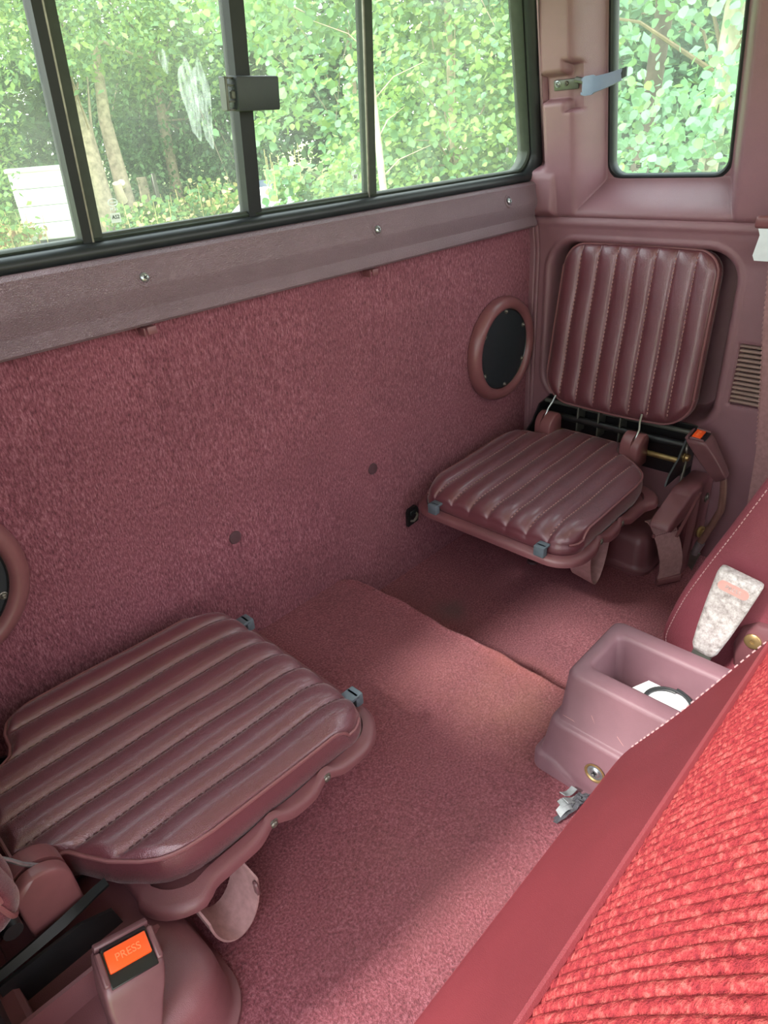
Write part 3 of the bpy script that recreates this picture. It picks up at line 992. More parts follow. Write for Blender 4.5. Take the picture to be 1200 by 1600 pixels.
    pts = [P(0.050 + 0.011 * math.cos(a), -0.4175 + 0.001 * k, 0.262 + 0.011 * math.sin(a)) for k, a in enumerate(np.linspace(-0.5, 3.6, 10))] + [P(0.040, -0.412, 0.232), P(0.046, -0.412, 0.205), P(0.052, -0.412, 0.180)]
    MB().tube(pts, 0.0030, 8).build('return_spring', M['dull_steel'], root)
    return finish_seat(root, P, side)

def finish_seat(root, P, side):
    if side < 0:
        # release lever, a bent strip over the inner plate, and the pan's arm beside it
        pts = [P(0.012, -0.352, 0.2190), P(0.045, -0.351, 0.2200), P(0.075, -0.350, 0.2210), P(0.095, -0.349, 0.2230), P(0.110, -0.348, 0.2250), P(0.122, -0.347, 0.2250)]
        MB().ribbon(pts, [(0, 0.3, 1), (0, 0.4, 1), (0, 0.7, 0.7), (0, 1, 0.3), (0, 1, 0.1), (0, 1, 0.0)], 0.010, 0.003).build('release_lever', M['lever_black'], root)
        MB().prism([(0.010, 0.150), (0.125, 0.178), (0.140, 0.190), (0.115, 0.206), (0.010, 0.212)], lambda p: P(p[0], -0.400, p[1]), lambda p: P(p[0], -0.404, p[1])).build('pan_arm', M['pan'], root, ang=20)
    # ---- backrest in the recess
    bz0, bz1 = 0.300, 0.627
    bot, top = Vector(P(0.062, 0, bz0)), Vector(P(0.016, 0, bz1))
    up = (top - bot).normalized()
    L = (top - bot).length
    nrm = Vector((-side, 0, 0)) - up * Vector((-side, 0, 0)).dot(up)
    nrm.normalize()
    ub, un = np.array(up), np.array(nrm)
    b0 = np.array(bot)
    def mb(a, v, h):
        # v runs across the pad; it narrows a little towards the top
        c = -0.2445 + 0.0
        y = c + (v - c) * (1 - 0.055 * a / L)
        return b0[None] + a[:, None] * ub[None] + np.stack([0 * a, y, 0 * a], 1) + h[:, None] * un[None]
    v0, v1 = -0.408, -0.081
    def bmin(v):
        d = np.minimum(v - v0, v1 - v)
        return roundoff(d, 0.060, 0.056) + 0.006 * np.sin(np.clip((v - v0) / (v1 - v0), 0, 1) * np.pi) * -1 + 0.006
    def bmax(v):
        d = np.minimum(v - v0, v1 - v)
        return L - roundoff(d, 0.042, 0.040) + 0.004 * np.sin(np.clip((v - v0) / (v1 - v0), 0, 1) * np.pi)
    gr = np.linspace(v0 + 0.0415, v1 - 0.0405, 7)
    back = cushion(root, 'backrest', v0, v1, bmin, bmax, mb, gr, ((0.016, 0.009), (0.030, 0.012), (0.026, 0.012)), -0.040, gdep=0.0030, puff=0.0020, pip_skip_front=False, stitch_h=0.0012, gfade=(0.02, 0.006))
    # plastic shell behind the pad
    def shell(ins, h):
        a = rrect(0.012 + ins, L - 0.008 - ins, v0 + 0.012 + ins, v1 - 0.012 - ins, 0.045, 6)
        arr = np.array(a)
        return [tuple(p) for p in mb(arr[:, 0], arr[:, 1], np.full(len(arr), h))]
    MB().loops([shell(0, -0.0405), shell(0, -0.046), shell(0.006, -0.050)]).build('backrest_shell', M['cover'], root, ang=40)
    return root

far_seat = jump_seat(1, 'maroon vinyl jump seat beside the round speaker, upright ribbed backrest in view')
near_seat = jump_seat(-1, 'maroon vinyl jump seat nearest the camera, its ribbed cushion hiding the floor at lower left')

# ------------------------------------------------------------------ speakers in the back panel
def speaker(x, z, label):
    t = empty('speaker', (x, -0.002, z), label, 'speaker', 'round speakers in the carpeted back panel')
    Mx = frame((x, -0.001, z), (1, 0, 0), None, (0, -1, 0))
    prof = [(0.1120, 0.0), (0.1130, 0.006), (0.1115, 0.014), (0.1070, 0.021), (0.1010, 0.0245), (0.0950, 0.0245), (0.0900, 0.0215), (0.0875, 0.0175), (0.0865, 0.0130)]
    MB().lathe(prof, Mx, 72, False, False).build('trim_ring', M['hinge'], t, ang=50)
    g = MB().lathe([(0.0875, 0.0125), (0.080, 0.0132), (0.04, 0.0138), (0.0005, 0.0140)], Mx, 72, False, True).build('grille', M['speaker'], t)
    MB().lathe([(0.0872, 0.0128), (0.0872, 0.0145), (0.0855, 0.0150), (0.0845, 0.0135)], Mx, 72, False, False).build('grille_rim', M['black'], t)
    for a in (86, 28, -28, -86, 212, 148):
        c = Mx @ Vector((0.0815 * math.cos(math.radians(a)), 0.0815 * math.sin(math.radians(a)), 0.0137))
        screw('grille_screw', c, (0, -1, 0), 0.0037, t, 'dull_steel')
    return t
# local y of that frame runs against world z, the screw ring is symmetric so it does not matter
speaker(1.2100, 0.4200, 'round black speaker in a maroon ring beside the upright backrest')
speaker(0.0600, 0.4200, 'round speaker cut off by the left edge of the photo')

# black catch on the carpet near the far seat
t = empty('catch_plate', (0.900, -0.003, 0.137), 'small black metal catch on the carpeted wall beside the far seat', 'bracket')
poly = [(0.8835, 0.116), (0.9155, 0.119), (0.9165, 0.150), (0.910, 0.158), (0.8885, 0.156), (0.8835, 0.149)]
MB().prism(poly, lambda p: (p[0], 0.000, p[1]), lambda p: (p[0], -0.0065, p[1])).build('plate', M['black'], t, ang=20)
MB().tube([(0.8925, -0.006, 0.127), (0.8945, -0.013, 0.129), (0.9000, -0.015, 0.134), (0.9070, -0.013, 0.139), (0.9090, -0.006, 0.140)], 0.0030, 8).build('hook', M['dull_steel'], t)
MB().box((0.899, -0.0075, 0.146), (0.016, 0.003, 0.009), 0.001, 1).build('tab', M['gasket'], t)

# ------------------------------------------------------------------ quarter window latch
t = empty('window_latch', (1.297, -0.085, 0.908), 'blue-grey lever latch on the pillar by the quarter window', 'latch')
Mx = frame((1.2965, -0.081, 0.9075), (0, -1, 0), None, (-1, 0, -0.19))
base = MB().box((0, 0, 0.003), (0.050, 0.0175, 0.007), 0.0025, 2, Mx).build('base_bracket', M['bracket_grey'], t)
for k, yy in enumerate((-0.0655, -0.0840)):
    o, s = screw('screw', (1.2895, yy, 0.9085), (-1, 0, -0.19), 0.0040, t, 'steel' if k == 0 else 'dull_steel', k == 0)
    s.build('cross_slot', M['black'], o)
MB().tube([(1.2900, -0.1030, 0.9125), (1.2885, -0.1130, 0.9105), (1.2880, -0.1230, 0.9070)], 0.0052, 8).build('pivot_arm', M['bracket_grey'], t)
# lever: a broad curved tongue
n = 14
rings = []
for k in range(n + 1):
    a = k / n
    y = -0.1205 - 0.0640 * a
    x = 1.2850 + 0.020 * a - 0.007 * math.sin(a * math.pi)
    zc_ = 0.9010 + 0.0125 * a - 0.0035 * math.sin(a * math.pi)
    hh = 0.0145 - 0.0055 * a if a > 0.34 else 0.0152
    if k == 0: hh *= 0.9
    rings.append([(x - 0.0022, y, zc_ - hh), (x - 0.0030, y, zc_), (x - 0.0022, y, zc_ + hh), (x + 0.0026, y, zc_ + hh), (x + 0.0026, y, zc_ - hh)])
MB().loops(rings).build('lever', M['lever_grey'], t, ang=30)
for dz in (0.0105, -0.0115):
    MB().box((1.2845, -0.1195, 0.9010 + dz), (0.004, 0.004, 0.005), 0.001, 1).build('lever_ear', M['lever_grey'], t)
b = MB().prism([(-0.1800, 0.9055), (-0.1925, 0.9105), (-0.1925, 0.9245), (-0.1800, 0.9215)], lambda p: (1.3030, p[0], p[1]), lambda p: (1.3075, p[0], p[1]))
b.tube([(1.3040, -0.1880, 0.9150), (1.3300, -0.1700, 0.9150), (1.3560, -0.1520, 0.9150)], 0.005, 8)
b.build('glass_bracket', M['latch'], t, ang=20)

# ------------------------------------------------------------------ louvred air vent
t = empty('air_vent', (1.338, -0.508, 0.410), 'brown louvred air vent in the side panel right of the backrest', 'vent')
b = MB()
for y, z, sy, sz in ((-0.4575, 0.410, 0.0022, 0.124), (-0.5585, 0.410, 0.0022, 0.124), (-0.508, 0.3495, 0.104, 0.0022), (-0.508, 0.4705, 0.104, 0.0022)):
    b.box((1.3345, y, z), (0.010, sy, sz), 0.0005, 1)
b.build('frame', M['plastic'], t)
MB().box((1.3475, -0.508, 0.410), (0.002, 0.098, 0.118), 0, 1).build('back_screen', M['black'], t)
slat0 = None
for k in range(13):
    z = 0.3565 + k * 0.00895
    if slat0 is None:
        pr_ = [(1.3330, z - 0.0026), (1.3300, z - 0.0014), (1.3295, z + 0.0008), (1.3318, z + 0.0028), (1.3400, z + 0.0030), (1.3400, z - 0.0010)]
        slat0 = MB().prism(pr_, lambda p: (p[0], -0.4590, p[1]), lambda p: (p[0], -0.5570, p[1])).build('slat', M['vent'], t, ang=60)
    else:
        s = slat0.copy(); COL.objects.link(s); s.parent = t
        s.location.z = k * 0.00895

# ------------------------------------------------------------------ seat belts of the jump seats
def reel_cover(side, z0, sz, label):
    sx = (lambda x: x) if side > 0 else (lambda x: 1.27 - x)
    z = lambda v: z0 + v * sz
    t = empty('belt_reel_cover', (sx(1.24), -0.39, z0), label, 'cover', 'moulded belt reel covers below the jump seats')
    def ring(g, h):
        if side < 0: return [(sx(a), b, z(h * 2.05)) for a, b in rrect(1.158 - g, 1.322, -0.485 - g, -0.262 + g, 0.045 + max(g, -0.03), 8)]
        return [(sx(a), b, z(h)) for a, b in rrect(1.176 - g, 1.322, -0.402 - g, -0.262 + g, 0.026 + max(g, -0.015) * 0.8, 6)]
    MB().loops([ring(0.008, 0.0), ring(0.008, 0.007), ring(0.002, 0.010), ring(-0.001, 0.020), ring(-0.004, 0.066), ring(-0.008, 0.079), ring(-0.018, 0.087), ring(-0.03, 0.089)]).build('lower_box', M['cover'], t, ang=50)
    if side < 0: return t
    prof = [(1.322, 0.0), (1.322, 0.199), (1.310, 0.2035), (1.214, 0.2035), (1.209, 0.1985), (1.203, 0.1970), (1.136, 0.1740), (1.126, 0.1670), (1.124, 0.1580), (1.130, 0.1560), (1.204, 0.1600), (1.215, 0.1500), (1.215, 0.0)]
    def pr(y, e): return [(sx(1.245 + (x - 1.245) * (e if x < 1.3 else 1)), y, z(h * (1 - (1 - e) * 0.5))) for x, h in prof]
    MB().loops([pr(-0.4200, 0.97), pr(-0.4225, 1.0), pr(-0.4550, 1.0), pr(-0.4590, 0.988), pr(-0.4610, 0.96)]).build('upper_box', M['cover'], t, ang=50)
    if side > 0:
        MB().prism([(1.160, 0.130), (1.248, 0.188), (1.256, 0.188), (1.168, 0.130)], lambda p: (p[0], -0.4600, z(p[1])), lambda p: (p[0], -0.4655, z(p[1]))).build('side_rib', M['cover'], t, ang=20)
        o, s = screw('bolt', (1.300, -0.4625, 0.157), (0, -1, 0), 0.007, t, 'dull_steel')
    return t
reel_cover(1, 0.0, 1.0, 'maroon stepped belt cover on the low floor behind the hanging strap')
reel_cover(-1, 0.088, 0.47, 'dark maroon belt cover under the nearest seat beside the orange buckle')

def buckle(name, top, axis, L, w, th, label, far):
    """webbing buckle: top = centre of its head, axis points up its length, the width runs across the cab"""
    ax = Vector(axis).normalized()
    t = empty(name, Vector(top) - ax * L, label, 'buckle', 'maroon jump seat buckles with orange buttons')
    Mx = frame(top, (1, 0, 0), None, ax)            # local x = width, local y = to the tail, z = up
    rings = []
    SL = 0.80                                        # the head is cut on a slope, low towards the front
    def top(b_): return min(0.0, (b_ - th * 0.22) * SL)
    for z, sw, sy, k in ((-L, 0.42, 0.55, 0), (-L + 0.003, 0.55, 0.72, 0), (-L * 0.82, 0.66, 0.86, 0), (-L * 0.5, 0.82, 1.0, 0), (-L * 0.32, 0.95, 1.0, 0.3), (-0.010, 1.0, 1.0, 1), (-0.003, 1.0, 0.98, 1), (0.0, 0.93, 0.88, 1)):
        rings.append([tuple(Mx @ Vector((a, b_, z + k * top(b_)))) for a, b_ in rrect(-w / 2 * sw, w / 2 * sw, -th / 2 * sy, th / 2 * sy, 0.0045 * sy, 4)])
    MB().loops(rings).build('body', M['buckle'], t, ang=45)
    # raised edge behind the slot, slot, button and the dark step before it
    MB().box((0, th * 0.37, 0.0018), (w * 0.92, th * 0.20, 0.006), 0.0015, 2, Mx).build('guide_lip', M['buckle'], t)
    MB().box((0, th * 0.225, 0.0006), (w * 0.76, th * 0.10, 0.0030), 0, 1, Mx).build('slot', M['black'], t)
    B0 = Mx @ Matrix.Translation((0, 0, 0.0)) 
    def onslope(b_): return Mx @ Matrix.Translation((0, b_, top(b_))) @ Matrix.Rotation(math.atan(SL), 4, 'X')
    for s in (-1, 1):
        B1 = onslope(-th * 0.10)
        MB().box((s * w * 0.44, 0, 0.0008), (w * 0.10, th * 0.80, 0.006), 0.0012, 1, B1).build('side_lip', M['buckle'], t)
    MB().box((0, 0, -0.0006), (w * 0.78, th * 0.86, 0.0030), 0.0005, 1, onslope(-th * 0.14)).build('button_well', M['black'], t)
    B = onslope(-th * 0.03) @ Matrix.Translation((0, 0, 0.0016))
    bt = MB().box((0, 0, 0), (w * 0.70, th * 0.52, 0.0045), 0.001, 2, B).build('release_button', M['orange'], t)
    text('PRESS', w * 0.17, B @ Matrix.Translation((0, 0, 0.0024)), M['orange_letter'], bt)
    return t, Mx
bf, Mf = buckle('belt_buckle', (1.2580, -0.4330, 0.3090), (-0.10, 0.56, 0.80), 0.106, 0.045, 0.032, 'maroon buckle with orange button on a bent stalk beside the far seat', True)
e = Mf @ Vector((0, 0, -0.102))
pts = [tuple(e), tuple(Mf @ Vector((0, 0.000, -0.110))), (1.2700, -0.5000, 0.1900), (1.2720, -0.5020, 0.1550), (1.2690, -0.4930, 0.1200), (1.2650, -0.4840, 0.0900), (1.2620, -0.4760, 0.0640)]
MB().tube(pts, [0.0062, 0.0064, 0.0066, 0.0068, 0.0068, 0.0068, 0.0068], 12).build('stalk', M['sleeve'], bf)
MB().tube([(1.2632, -0.4790, 0.0720), (1.2612, -0.4745, 0.0560), (1.2595, -0.4720, 0.0420)], [0.0088, 0.0086, 0.0078], 10).build('crimp', M['steel'], bf)
MB().prism([(-0.484, 0.048), (-0.464, 0.048), (-0.464, 0.012), (-0.474, 0.003)], lambda p: (1.2560, p[0], p[1]), lambda p: (1.2610, p[0], p[1])).build('anchor_tab', M['dull_steel'], bf, ang=20)
Mx = frame((1.290, -0.466, 0.080), (1, 0, 0), None, (-0.3, -1, 0.2))
MB().lathe([(0.013, 0), (0.013, 0.003), (0.0085, 0.004), (0.0085, 0.011), (0.006, 0.013), (0.0005, 0.013)], Mx, 12).build('anchor_bolt', M['brass'], bf)
bn, Mn = buckle('belt_buckle', (0.0440, -0.4380, 0.2540), (0.28, 0.30, 0.90), 0.112, 0.052, 0.036, 'large maroon buckle with orange button in the bottom left corner', False)
e = Mn @ Vector((0, 0, -0.110))
MB().tube([tuple(e), (0.004, -0.512, 0.140), (0.004, -0.510, 0.092)], 0.0068, 12).build('stalk', M['sleeve'], bn)

# far belt: a strap that comes off the cover and hangs to the floor, with its tip
t = empty('seat_belt', (1.168, -0.456, 0.006), 'maroon seat belt strap hanging over the far belt cover onto the floor', 'seat belt')
pts = [(1.1720, -0.4150, 0.1500), (1.1700, -0.4210, 0.1510), (1.1700, -0.4290, 0.1440), (1.1700, -0.4390, 0.1240), (1.1725, -0.4490, 0.0960), (1.1765, -0.4550, 0.0680), (1.1800, -0.4560, 0.0420), (1.1820, -0.4540, 0.0200)]
W_ = Vector((0.86, -0.50, 0.06)).normalized()
MB().ribbon(pts, tuple(W_), 0.052, 0.0022).build('webbing', M['webbing'], t, ang=60)
Mx = frame((1.1822, -0.4545, 0.0120), tuple(W_), None, (0, 0, 1))
MB().box((0, 0, 0), (0.057, 0.010, 0.016), 0.003, 2, Mx).build('end_cap', M['hinge'], t)
b = MB()
cs = Vector((1.1695, -0.4400, 0.1260))
for k in np.linspace(-0.5, 0.5, 13):
    b.box(tuple(cs + W_ * (0.050 * k)), (0.0022, 0.0012, 0.0012), 0, 1)
b.build('stitching', M['cover'], t)['kind'] = 'stuff'
for k in (-1, 1):
    MB().box(tuple(cs + W_ * (0.0290 * k) + Vector((0, 0, 0.001))), (0.007, 0.006, 0.008), 0.002, 1).build('guide_ear', M['hinge'], t)

def belt_loop(side, c, rx, rz, w, label, yaw):
    t = empty('belt_loop', c, label, 'seat belt')
    pts = []
    for a in np.linspace(math.radians(0), math.radians(180), 22):
        u = rx * math.cos(a)
        pts.append((c[0] + u * math.cos(yaw), c[1] + u * math.sin(yaw), c[2] - rz * math.sin(a)))
    wdv = (-math.sin(yaw), math.cos(yaw), 0.25)
    MB().ribbon(pts, wdv, w, 0.0024).build('webbing', M['webbing'], t, ang=60)
    return t
lp = belt_loop(-1, (0.1480, -0.4030, 0.1740), 0.031, 0.062, 0.046, 'loop of maroon belt webbing hanging below the nearest seat', 0.05)
MB().box((0.1765, -0.4240, 0.1560), (0.004, 0.008, 0.020), 0.0015, 1).build('keeper', M['buckle'], lp)
belt_loop(1, (1.0450, -0.3420, 0.1700), 0.050, 0.125, 0.046, 'loop of brown belt webbing drooping below the far seat pan', 0.1)

# front belt hanging at the door post, with its chrome tongue
t = empty('front_belt', (1.285, -0.548, 0.08), 'maroon ribbed front seat belt with chrome tongue at the right edge', 'seat belt')
pts = [(1.276, -0.490, 1.08), (1.284, -0.5025, 0.80), (1.286, -0.5100, 0.64), (1.287, -0.5230, 0.52), (1.288, -0.5420, 0.40), (1.288, -0.5580, 0.28), (1.288, -0.5680, 0.10)]
MB().ribbon(pts, [(0.25, 1, 0.0)] * 7, 0.048, 0.002).build('webbing', M['webbing'], t, ang=60)
b = MB()
for k in range(60):
    z = 0.30 + k * 0.0085
    y = float(np.interp(z, [0.10, 0.28, 0.40, 0.52, 0.64, 0.80], [-0.568, -0.558, -0.542, -0.523, -0.510, -0.5025]))
    b.box((1.2865 + 0.006, y + 0.0236, z), (0.0030, 0.0026, 0.0036), 0, 1)
b.build('selvedge', M['webbing'], t)['kind'] = 'stuff'
rings = []
Mx = frame((1.277, -0.4910, 0.6850), (0, 1, 0), None, (-1, 0, 0))
MB().box((0, 0, 0), (0.064, 0.020, 0.010), 0.005, 3, Mx).build('tongue_grip', M['hinge'], t)
MB().prism([(0.026, -0.008), (0.021, -0.020), (0.026, -0.052), (0.022, -0.060), (-0.022, -0.060), (-0.026, -0.052), (-0.021, -0.020), (-0.026, -0.008)],
           lambda p: Mx @ Vector((p[0], p[1] * -1 if False else p[1] * (1 if (Mx.to_3x3() @ Vector((0, 1, 0))).z > 0 else -1), -0.0012)),
           lambda p: Mx @ Vector((p[0], p[1] * (1 if (Mx.to_3x3() @ Vector((0, 1, 0))).z > 0 else -1), 0.0012))).build('tongue_plate', M['chrome'], t, ang=25)

# ------------------------------------------------------------------ storage bin between the front seats
t = empty('storage_bin', (0.6525, -0.70, 0.087), 'dusty maroon open storage bin on the floor between the front seats', 'storage bin')
def cring(x0, y0, z, r, wave=0.0):
    cx_ = 0.6525
    out = []
    for a, b in rrect(x0, 2 * cx_ - x0, -0.900, y0, r, 6):
        out.append((a, b, z))
    if wave:
        dense = []
        N = len(out)
        for i in range(N):
            p, q = Vector(out[i]), Vector(out[(i + 1) % N])
            m = max(1, int((q - p).length / 0.012))
            for k in range(m): dense.append(tuple(p.lerp(q, k / m)))
        out = dense
    return out
def dense_ring(x0, y0, z, r, wave=0.0):
    base = rrect(x0, 2 * 0.6525 - x0, -0.900, y0, r, 6)
    segs = [(i, base[i], base[(i + 1) % len(base)]) for i in range(len(base))]
    out = []
    for i, p, q in segs:
        straight = (i % 7) == 6
        m = 24 if straight else 1
        for k in range(m):
            a, b = p[0] + (q[0] - p[0]) * k / m, p[1] + (q[1] - p[1]) * k / m
            out.append((a, b, z - wave * float(sstep(-0.548, -0.605, b))))
    return out
outer = [dense_ring(0.556, -0.5255, 0.004, 0.016), dense_ring(0.556, -0.5255, 0.1085, 0.016, 0.024), dense_ring(0.5575, -0.527, 0.1120, 0.016, 0.024), dense_ring(0.5615, -0.5300, 0.1130, 0.015, 0.024),
         dense_ring(0.5635, -0.5325, 0.1165, 0.015, 0.022), dense_ring(0.5675, -0.5400, 0.1680, 0.015), dense_ring(0.5690, -0.5415, 0.1725, 0.015), dense_ring(0.5720, -0.5440, 0.1745, 0.015), dense_ring(0.5745, -0.5460, 0.1750, 0.014),
         dense_ring(0.5765, -0.5475, 0.1770, 0.014), dense_ring(0.5850, -0.5505, 0.2440, 0.014), dense_ring(0.5870, -0.5525, 0.2490, 0.014), dense_ring(0.5900, -0.5550, 0.2512, 0.013),
         dense_ring(0.6090, -0.5655, 0.2512, 0.010), dense_ring(0.6130, -0.5690, 0.2490, 0.010), dense_ring(0.6150, -0.5710, 0.2440, 0.010), dense_ring(0.6220, -0.5790, 0.1300, 0.009), dense_ring(0.6280, -0.5850, 0.1260, 0.006)]
MB().loops(outer).build('bin', M['console'], t, ang=50)
o, s = screw('bolt', (0.5640, -0.6150, 0.1320), (-1, 0, 0.08), 0.0075, t, 'steel')
s.build('cross_slot', M['black'], o)
Mx = frame((0.5638, -0.6150, 0.1310), (0, 1, 0), None, (-1, 0, 0.08))
MB().lathe([(0.0135, 0.0), (0.0140, 0.0014), (0.0120, 0.0016), (0.0100, 0.0002)], Mx, 24, False, False).build('bolt_cup', M['brass'], t)
# scuffs, thin raised whitened scratches
b = MB()
for pts in ([(0.5776, -0.557, 0.184), (0.5778, -0.572, 0.1835), (0.5779, -0.588, 0.179), (0.5780, -0.607, 0.172 + 0.004)], [(0.5805, -0.594, 0.206), (0.5795, -0.600, 0.196), (0.5785, -0.604, 0.186)], [(0.5790, -0.630, 0.196), (0.5783, -0.640, 0.187)]):
    b.tube([(x - 0.0004, y, z) for x, y, z in pts], 0.00022, 4)
b.build('scratch', M['button_pink'], t)['kind'] = 'stuff'

t = empty('white_carton', (0.667, -0.69, 0.128), 'flat white card box lying inside the storage bin', 'box')
top = [(0.6560, -0.6020, 0.1960), (0.6840, -0.6200, 0.2040), (0.6845, -0.7600, 0.2040), (0.6270, -0.7600, 0.1940), (0.6270, -0.6400, 0.1930)]
MB().loops([[(0.6525 + (x - 0.6525) * 0.75, y, 0.1285) for x, y, z in top], top]).build('carton', M['card'], t, ang=20)
t = empty('black_cable', (0.655, -0.665, 0.199), 'coil of thin black cable resting on the white card box', 'cable')
pts = []
for a in np.linspace(0.0, 4 * math.pi, 60):
    r = 0.027 + 0.004 * a / (4 * math.pi)
    x = 0.6590 + r * math.cos(a) * 0.85
    pts.append((x, -0.6560 + r * math.sin(a), 0.1985 + (x - 0.656) * 0.22 + 0.0018 + 0.0034 * a / (4 * math.pi)))
MB().tube(pts, 0.0017, 7).build('cable', M['cable'], t)

# ------------------------------------------------------------------ front seats
DU = Vector((0, -0.52, 0.855)).normalized()
DN = Vector((0, 0.855, 0.52)).normalized()
DO = Vector((0, -0.697, 0.358))
def dp(x, s, h): return tuple(DO + Vector((x, 0, 0)) + DU * s + DN * h)
t = empty('bucket_seat', (0.27, -1.02, 0.04), 'front seat with bright red ribbed cloth, tipped forward at lower right', 'car seat', 'pair of front seats')
half = [(0.0100, -0.0165), (0.0800, -0.0160), (0.1200, -0.0155), (0.1400, -0.0150), (0.1560, -0.0120), (0.1660, -0.0040), (0.1730, 0.0120), (0.1880, 0.0500), (0.2120, 0.0850), (0.2430, 0.1250), (0.2580, 0.1700), (0.2640, 0.2500), (0.2580, 0.4400), (0.2400, 0.5300), (0.2000, 0.5700), (0.1300, 0.5800)]
CX = 0.270
fine = []
for i in range(len(half) - 1):
    for k in range(4):
        f_ = k / 4
        # smooth the outline a little with a Catmull-Rom step
        p0, p1, p2, p3 = half[max(i - 1, 0)], half[i], half[i + 1], half[min(i + 2, len(half) - 1)]
        fine.append(tuple(0.5 * (2 * p1[j] + (p2[j] - p0[j]) * f_ + (2 * p0[j] - 5 * p1[j] + 4 * p2[j] - p3[j]) * f_ ** 2 + (3 * p1[j] - p0[j] - 3 * p2[j] + p3[j]) * f_ ** 3) for j in (0, 1)))
fine.append(half[-1])
oline = [(CX + a, s) for a, s in fine] + [(CX - a, s) for a, s in reversed(fine)]
cent = (CX, 0.28)
def inset(pts, d):
    out = []
    N = len(pts)
    for i, p in enumerate(pts):
        a, b = pts[i - 1], pts[(i + 1) % N]
        tx, ty = b[0] - a[0], b[1] - a[1]
        l = math.hypot(tx, ty) + 1e-9
        out.append((p[0] - ty / l * d, p[1] + tx / l * d))
    return out
rings = []
for d, h in ((0.035, -0.108), (0.010, -0.100), (0.001, -0.085), (0.0, -0.050), (0.000, -0.016), (0.0004, -0.0075), (0.0022, -0.0035), (0.0050, -0.0018), (0.0070, -0.0016), (0.0085, -0.0028), (0.0105, -0.0012), (0.0150, 0.0002)):
    rings.append([dp(x, s, h) for x, s in inset(oline, d)])
sb = MB().loops(rings).build('seat_back', M['driver_vinyl'], t, ang=60)
# ribbed cloth panel on the tipped back, ribs run up its height
def side_x(s): return float(np.interp(s, [p[1] for p in half[6:14]], [p[0] for p in half[6:14]])) - 0.030
xs_ = np.arange(-0.235, 0.2351, 0.00085)
ss_ = np.concatenate([np.linspace(0.166, 0.20, 8), np.linspace(0.21, 0.545, 46)])
wmax = np.array([side_x(min(s, 0.5)) for s in ss_])
wmax = wmax * np.sqrt(np.clip(1 - ((np.maximum(ss_ - 0.46, 0)) / 0.115) ** 2, 0.05, 1))
Xn = xs_ / 0.235
XX = CX + Xn[None, :] * wmax[:, None]
SS = np.repeat(ss_[:, None], len(xs_), 1)
pitch = 0.0074
ph = (XX - CX) / pitch + 0.15 * np.sin(SS * 40)
rib = np.abs(np.sin(np.pi * ph)) ** 0.7
tuft = 0.5 + 0.5 * np.sin(SS * 2 * np.pi / 0.0105 + np.floor(ph) * 2.4)
edge_ = np.minimum(np.minimum((SS - 0.166) / 0.09, (0.545 - SS) / 0.06), (1 - np.abs(Xn))[None, :] / 0.16)
bulge = 0.008 * np.sqrt(np.clip(edge_, 0, 1) * (2 - np.clip(edge_, 0, 1)))
HH = 0.0035 + bulge + 0.0022 * rib * (0.75 + 0.25 * tuft)
V = np.array(DO)[None] + np.stack([XX.ravel(), 0 * XX.ravel(), 0 * XX.ravel()], 1) + SS.ravel()[:, None] * np.array(DU)[None] + HH.ravel()[:, None] * np.array(DN)[None]
npmesh('cloth_panel', V, gridfaces(len(ss_), len(xs_)), M['red_cloth'], t)
cl = [(CX + Xn[k] * wmax[0], 0.1655) for k in range(0, len(xs_), 14)]
MB().tube([dp(x, s, 0.0075) for x, s in cl], 0.0030, 8).build('piping', M['driver_vinyl'], t)
# stitched seam along the edge of the tipped back
ins = inset(oline, 0.0095)
L_ = 0
b = MB()
for i in range(22, 52):
    a, c = ins[i], ins[i + 1]
    m = max(1, round(math.hypot(c[0] - a[0], c[1] - a[1]) / 0.0055))
    for k in range(m):
        f0, f1 = k / m + 0.15 / m, (k + 0.72) / m
        b.tube([dp(a[0] + (c[0] - a[0]) * f, a[1] + (c[1] - a[1]) * f, -0.0006) for f in (f0, f1)], 0.0008, 5)
b.build('stitching', M['seam'], sb)['kind'] = 'stuff'
MB().box((0.27, -1.03, 0.235), (0.46, 0.46, 0.19), 0.04, 3).build('seat_cushion', M['driver_vinyl'], t)
MB().box((0.27, -1.03, 0.115), (0.36, 0.38, 0.06), 0.01, 1).build('seat_base', M['black'], t)
for s in (0.06, 0.48):
    MB().box((s, -0.835, 0.28), (0.02, 0.10, 0.20), 0.006, 1).build('recliner', M['cover'], t)

t = empty('bucket_seat', (1.02, -0.85, 0.02), 'front seat of plain creased maroon vinyl behind the worn white buckle', 'car seat', 'pair of front seats')
rear = [(-0.6150, 0.1480), (-0.5960, 0.1600), (-0.5880, 0.1800), (-0.5875, 0.2050), (-0.6010, 0.2670), (-0.6200, 0.3260), (-0.6450, 0.3960), (-0.6710, 0.4700), (-0.6960, 0.5450), (-0.7180, 0.6250), (-0.7300, 0.6900), (-0.7450, 0.7300), (-0.7800, 0.7500)]
front = [(-0.8200, 0.7450), (-0.8480, 0.7200), (-0.8500, 0.6800), (-0.8400, 0.6000), (-0.8150, 0.4800), (-0.7850, 0.3600), (-0.7550, 0.2400), (-0.7400, 0.1700), (-0.7300, 0.1500)]
fine = []
pf = rear + front
N = len(pf)
for i in range(N):
    p0, p1, p2, p3 = pf[i - 1], pf[i], pf[(i + 1) % N], pf[(i + 2) % N]
    for k in range(3):
        f_ = k / 3
        fine.append(tuple(0.5 * (2 * p1[j] + (p2[j] - p0[j]) * f_ + (2 * p0[j] - 5 * p1[j] + 4 * p2[j] - p3[j]) * f_ ** 2 + (3 * p1[j] - p0[j] - 3 * p2[j] + p3[j]) * f_ ** 3) for j in (0, 1)))
rings = []
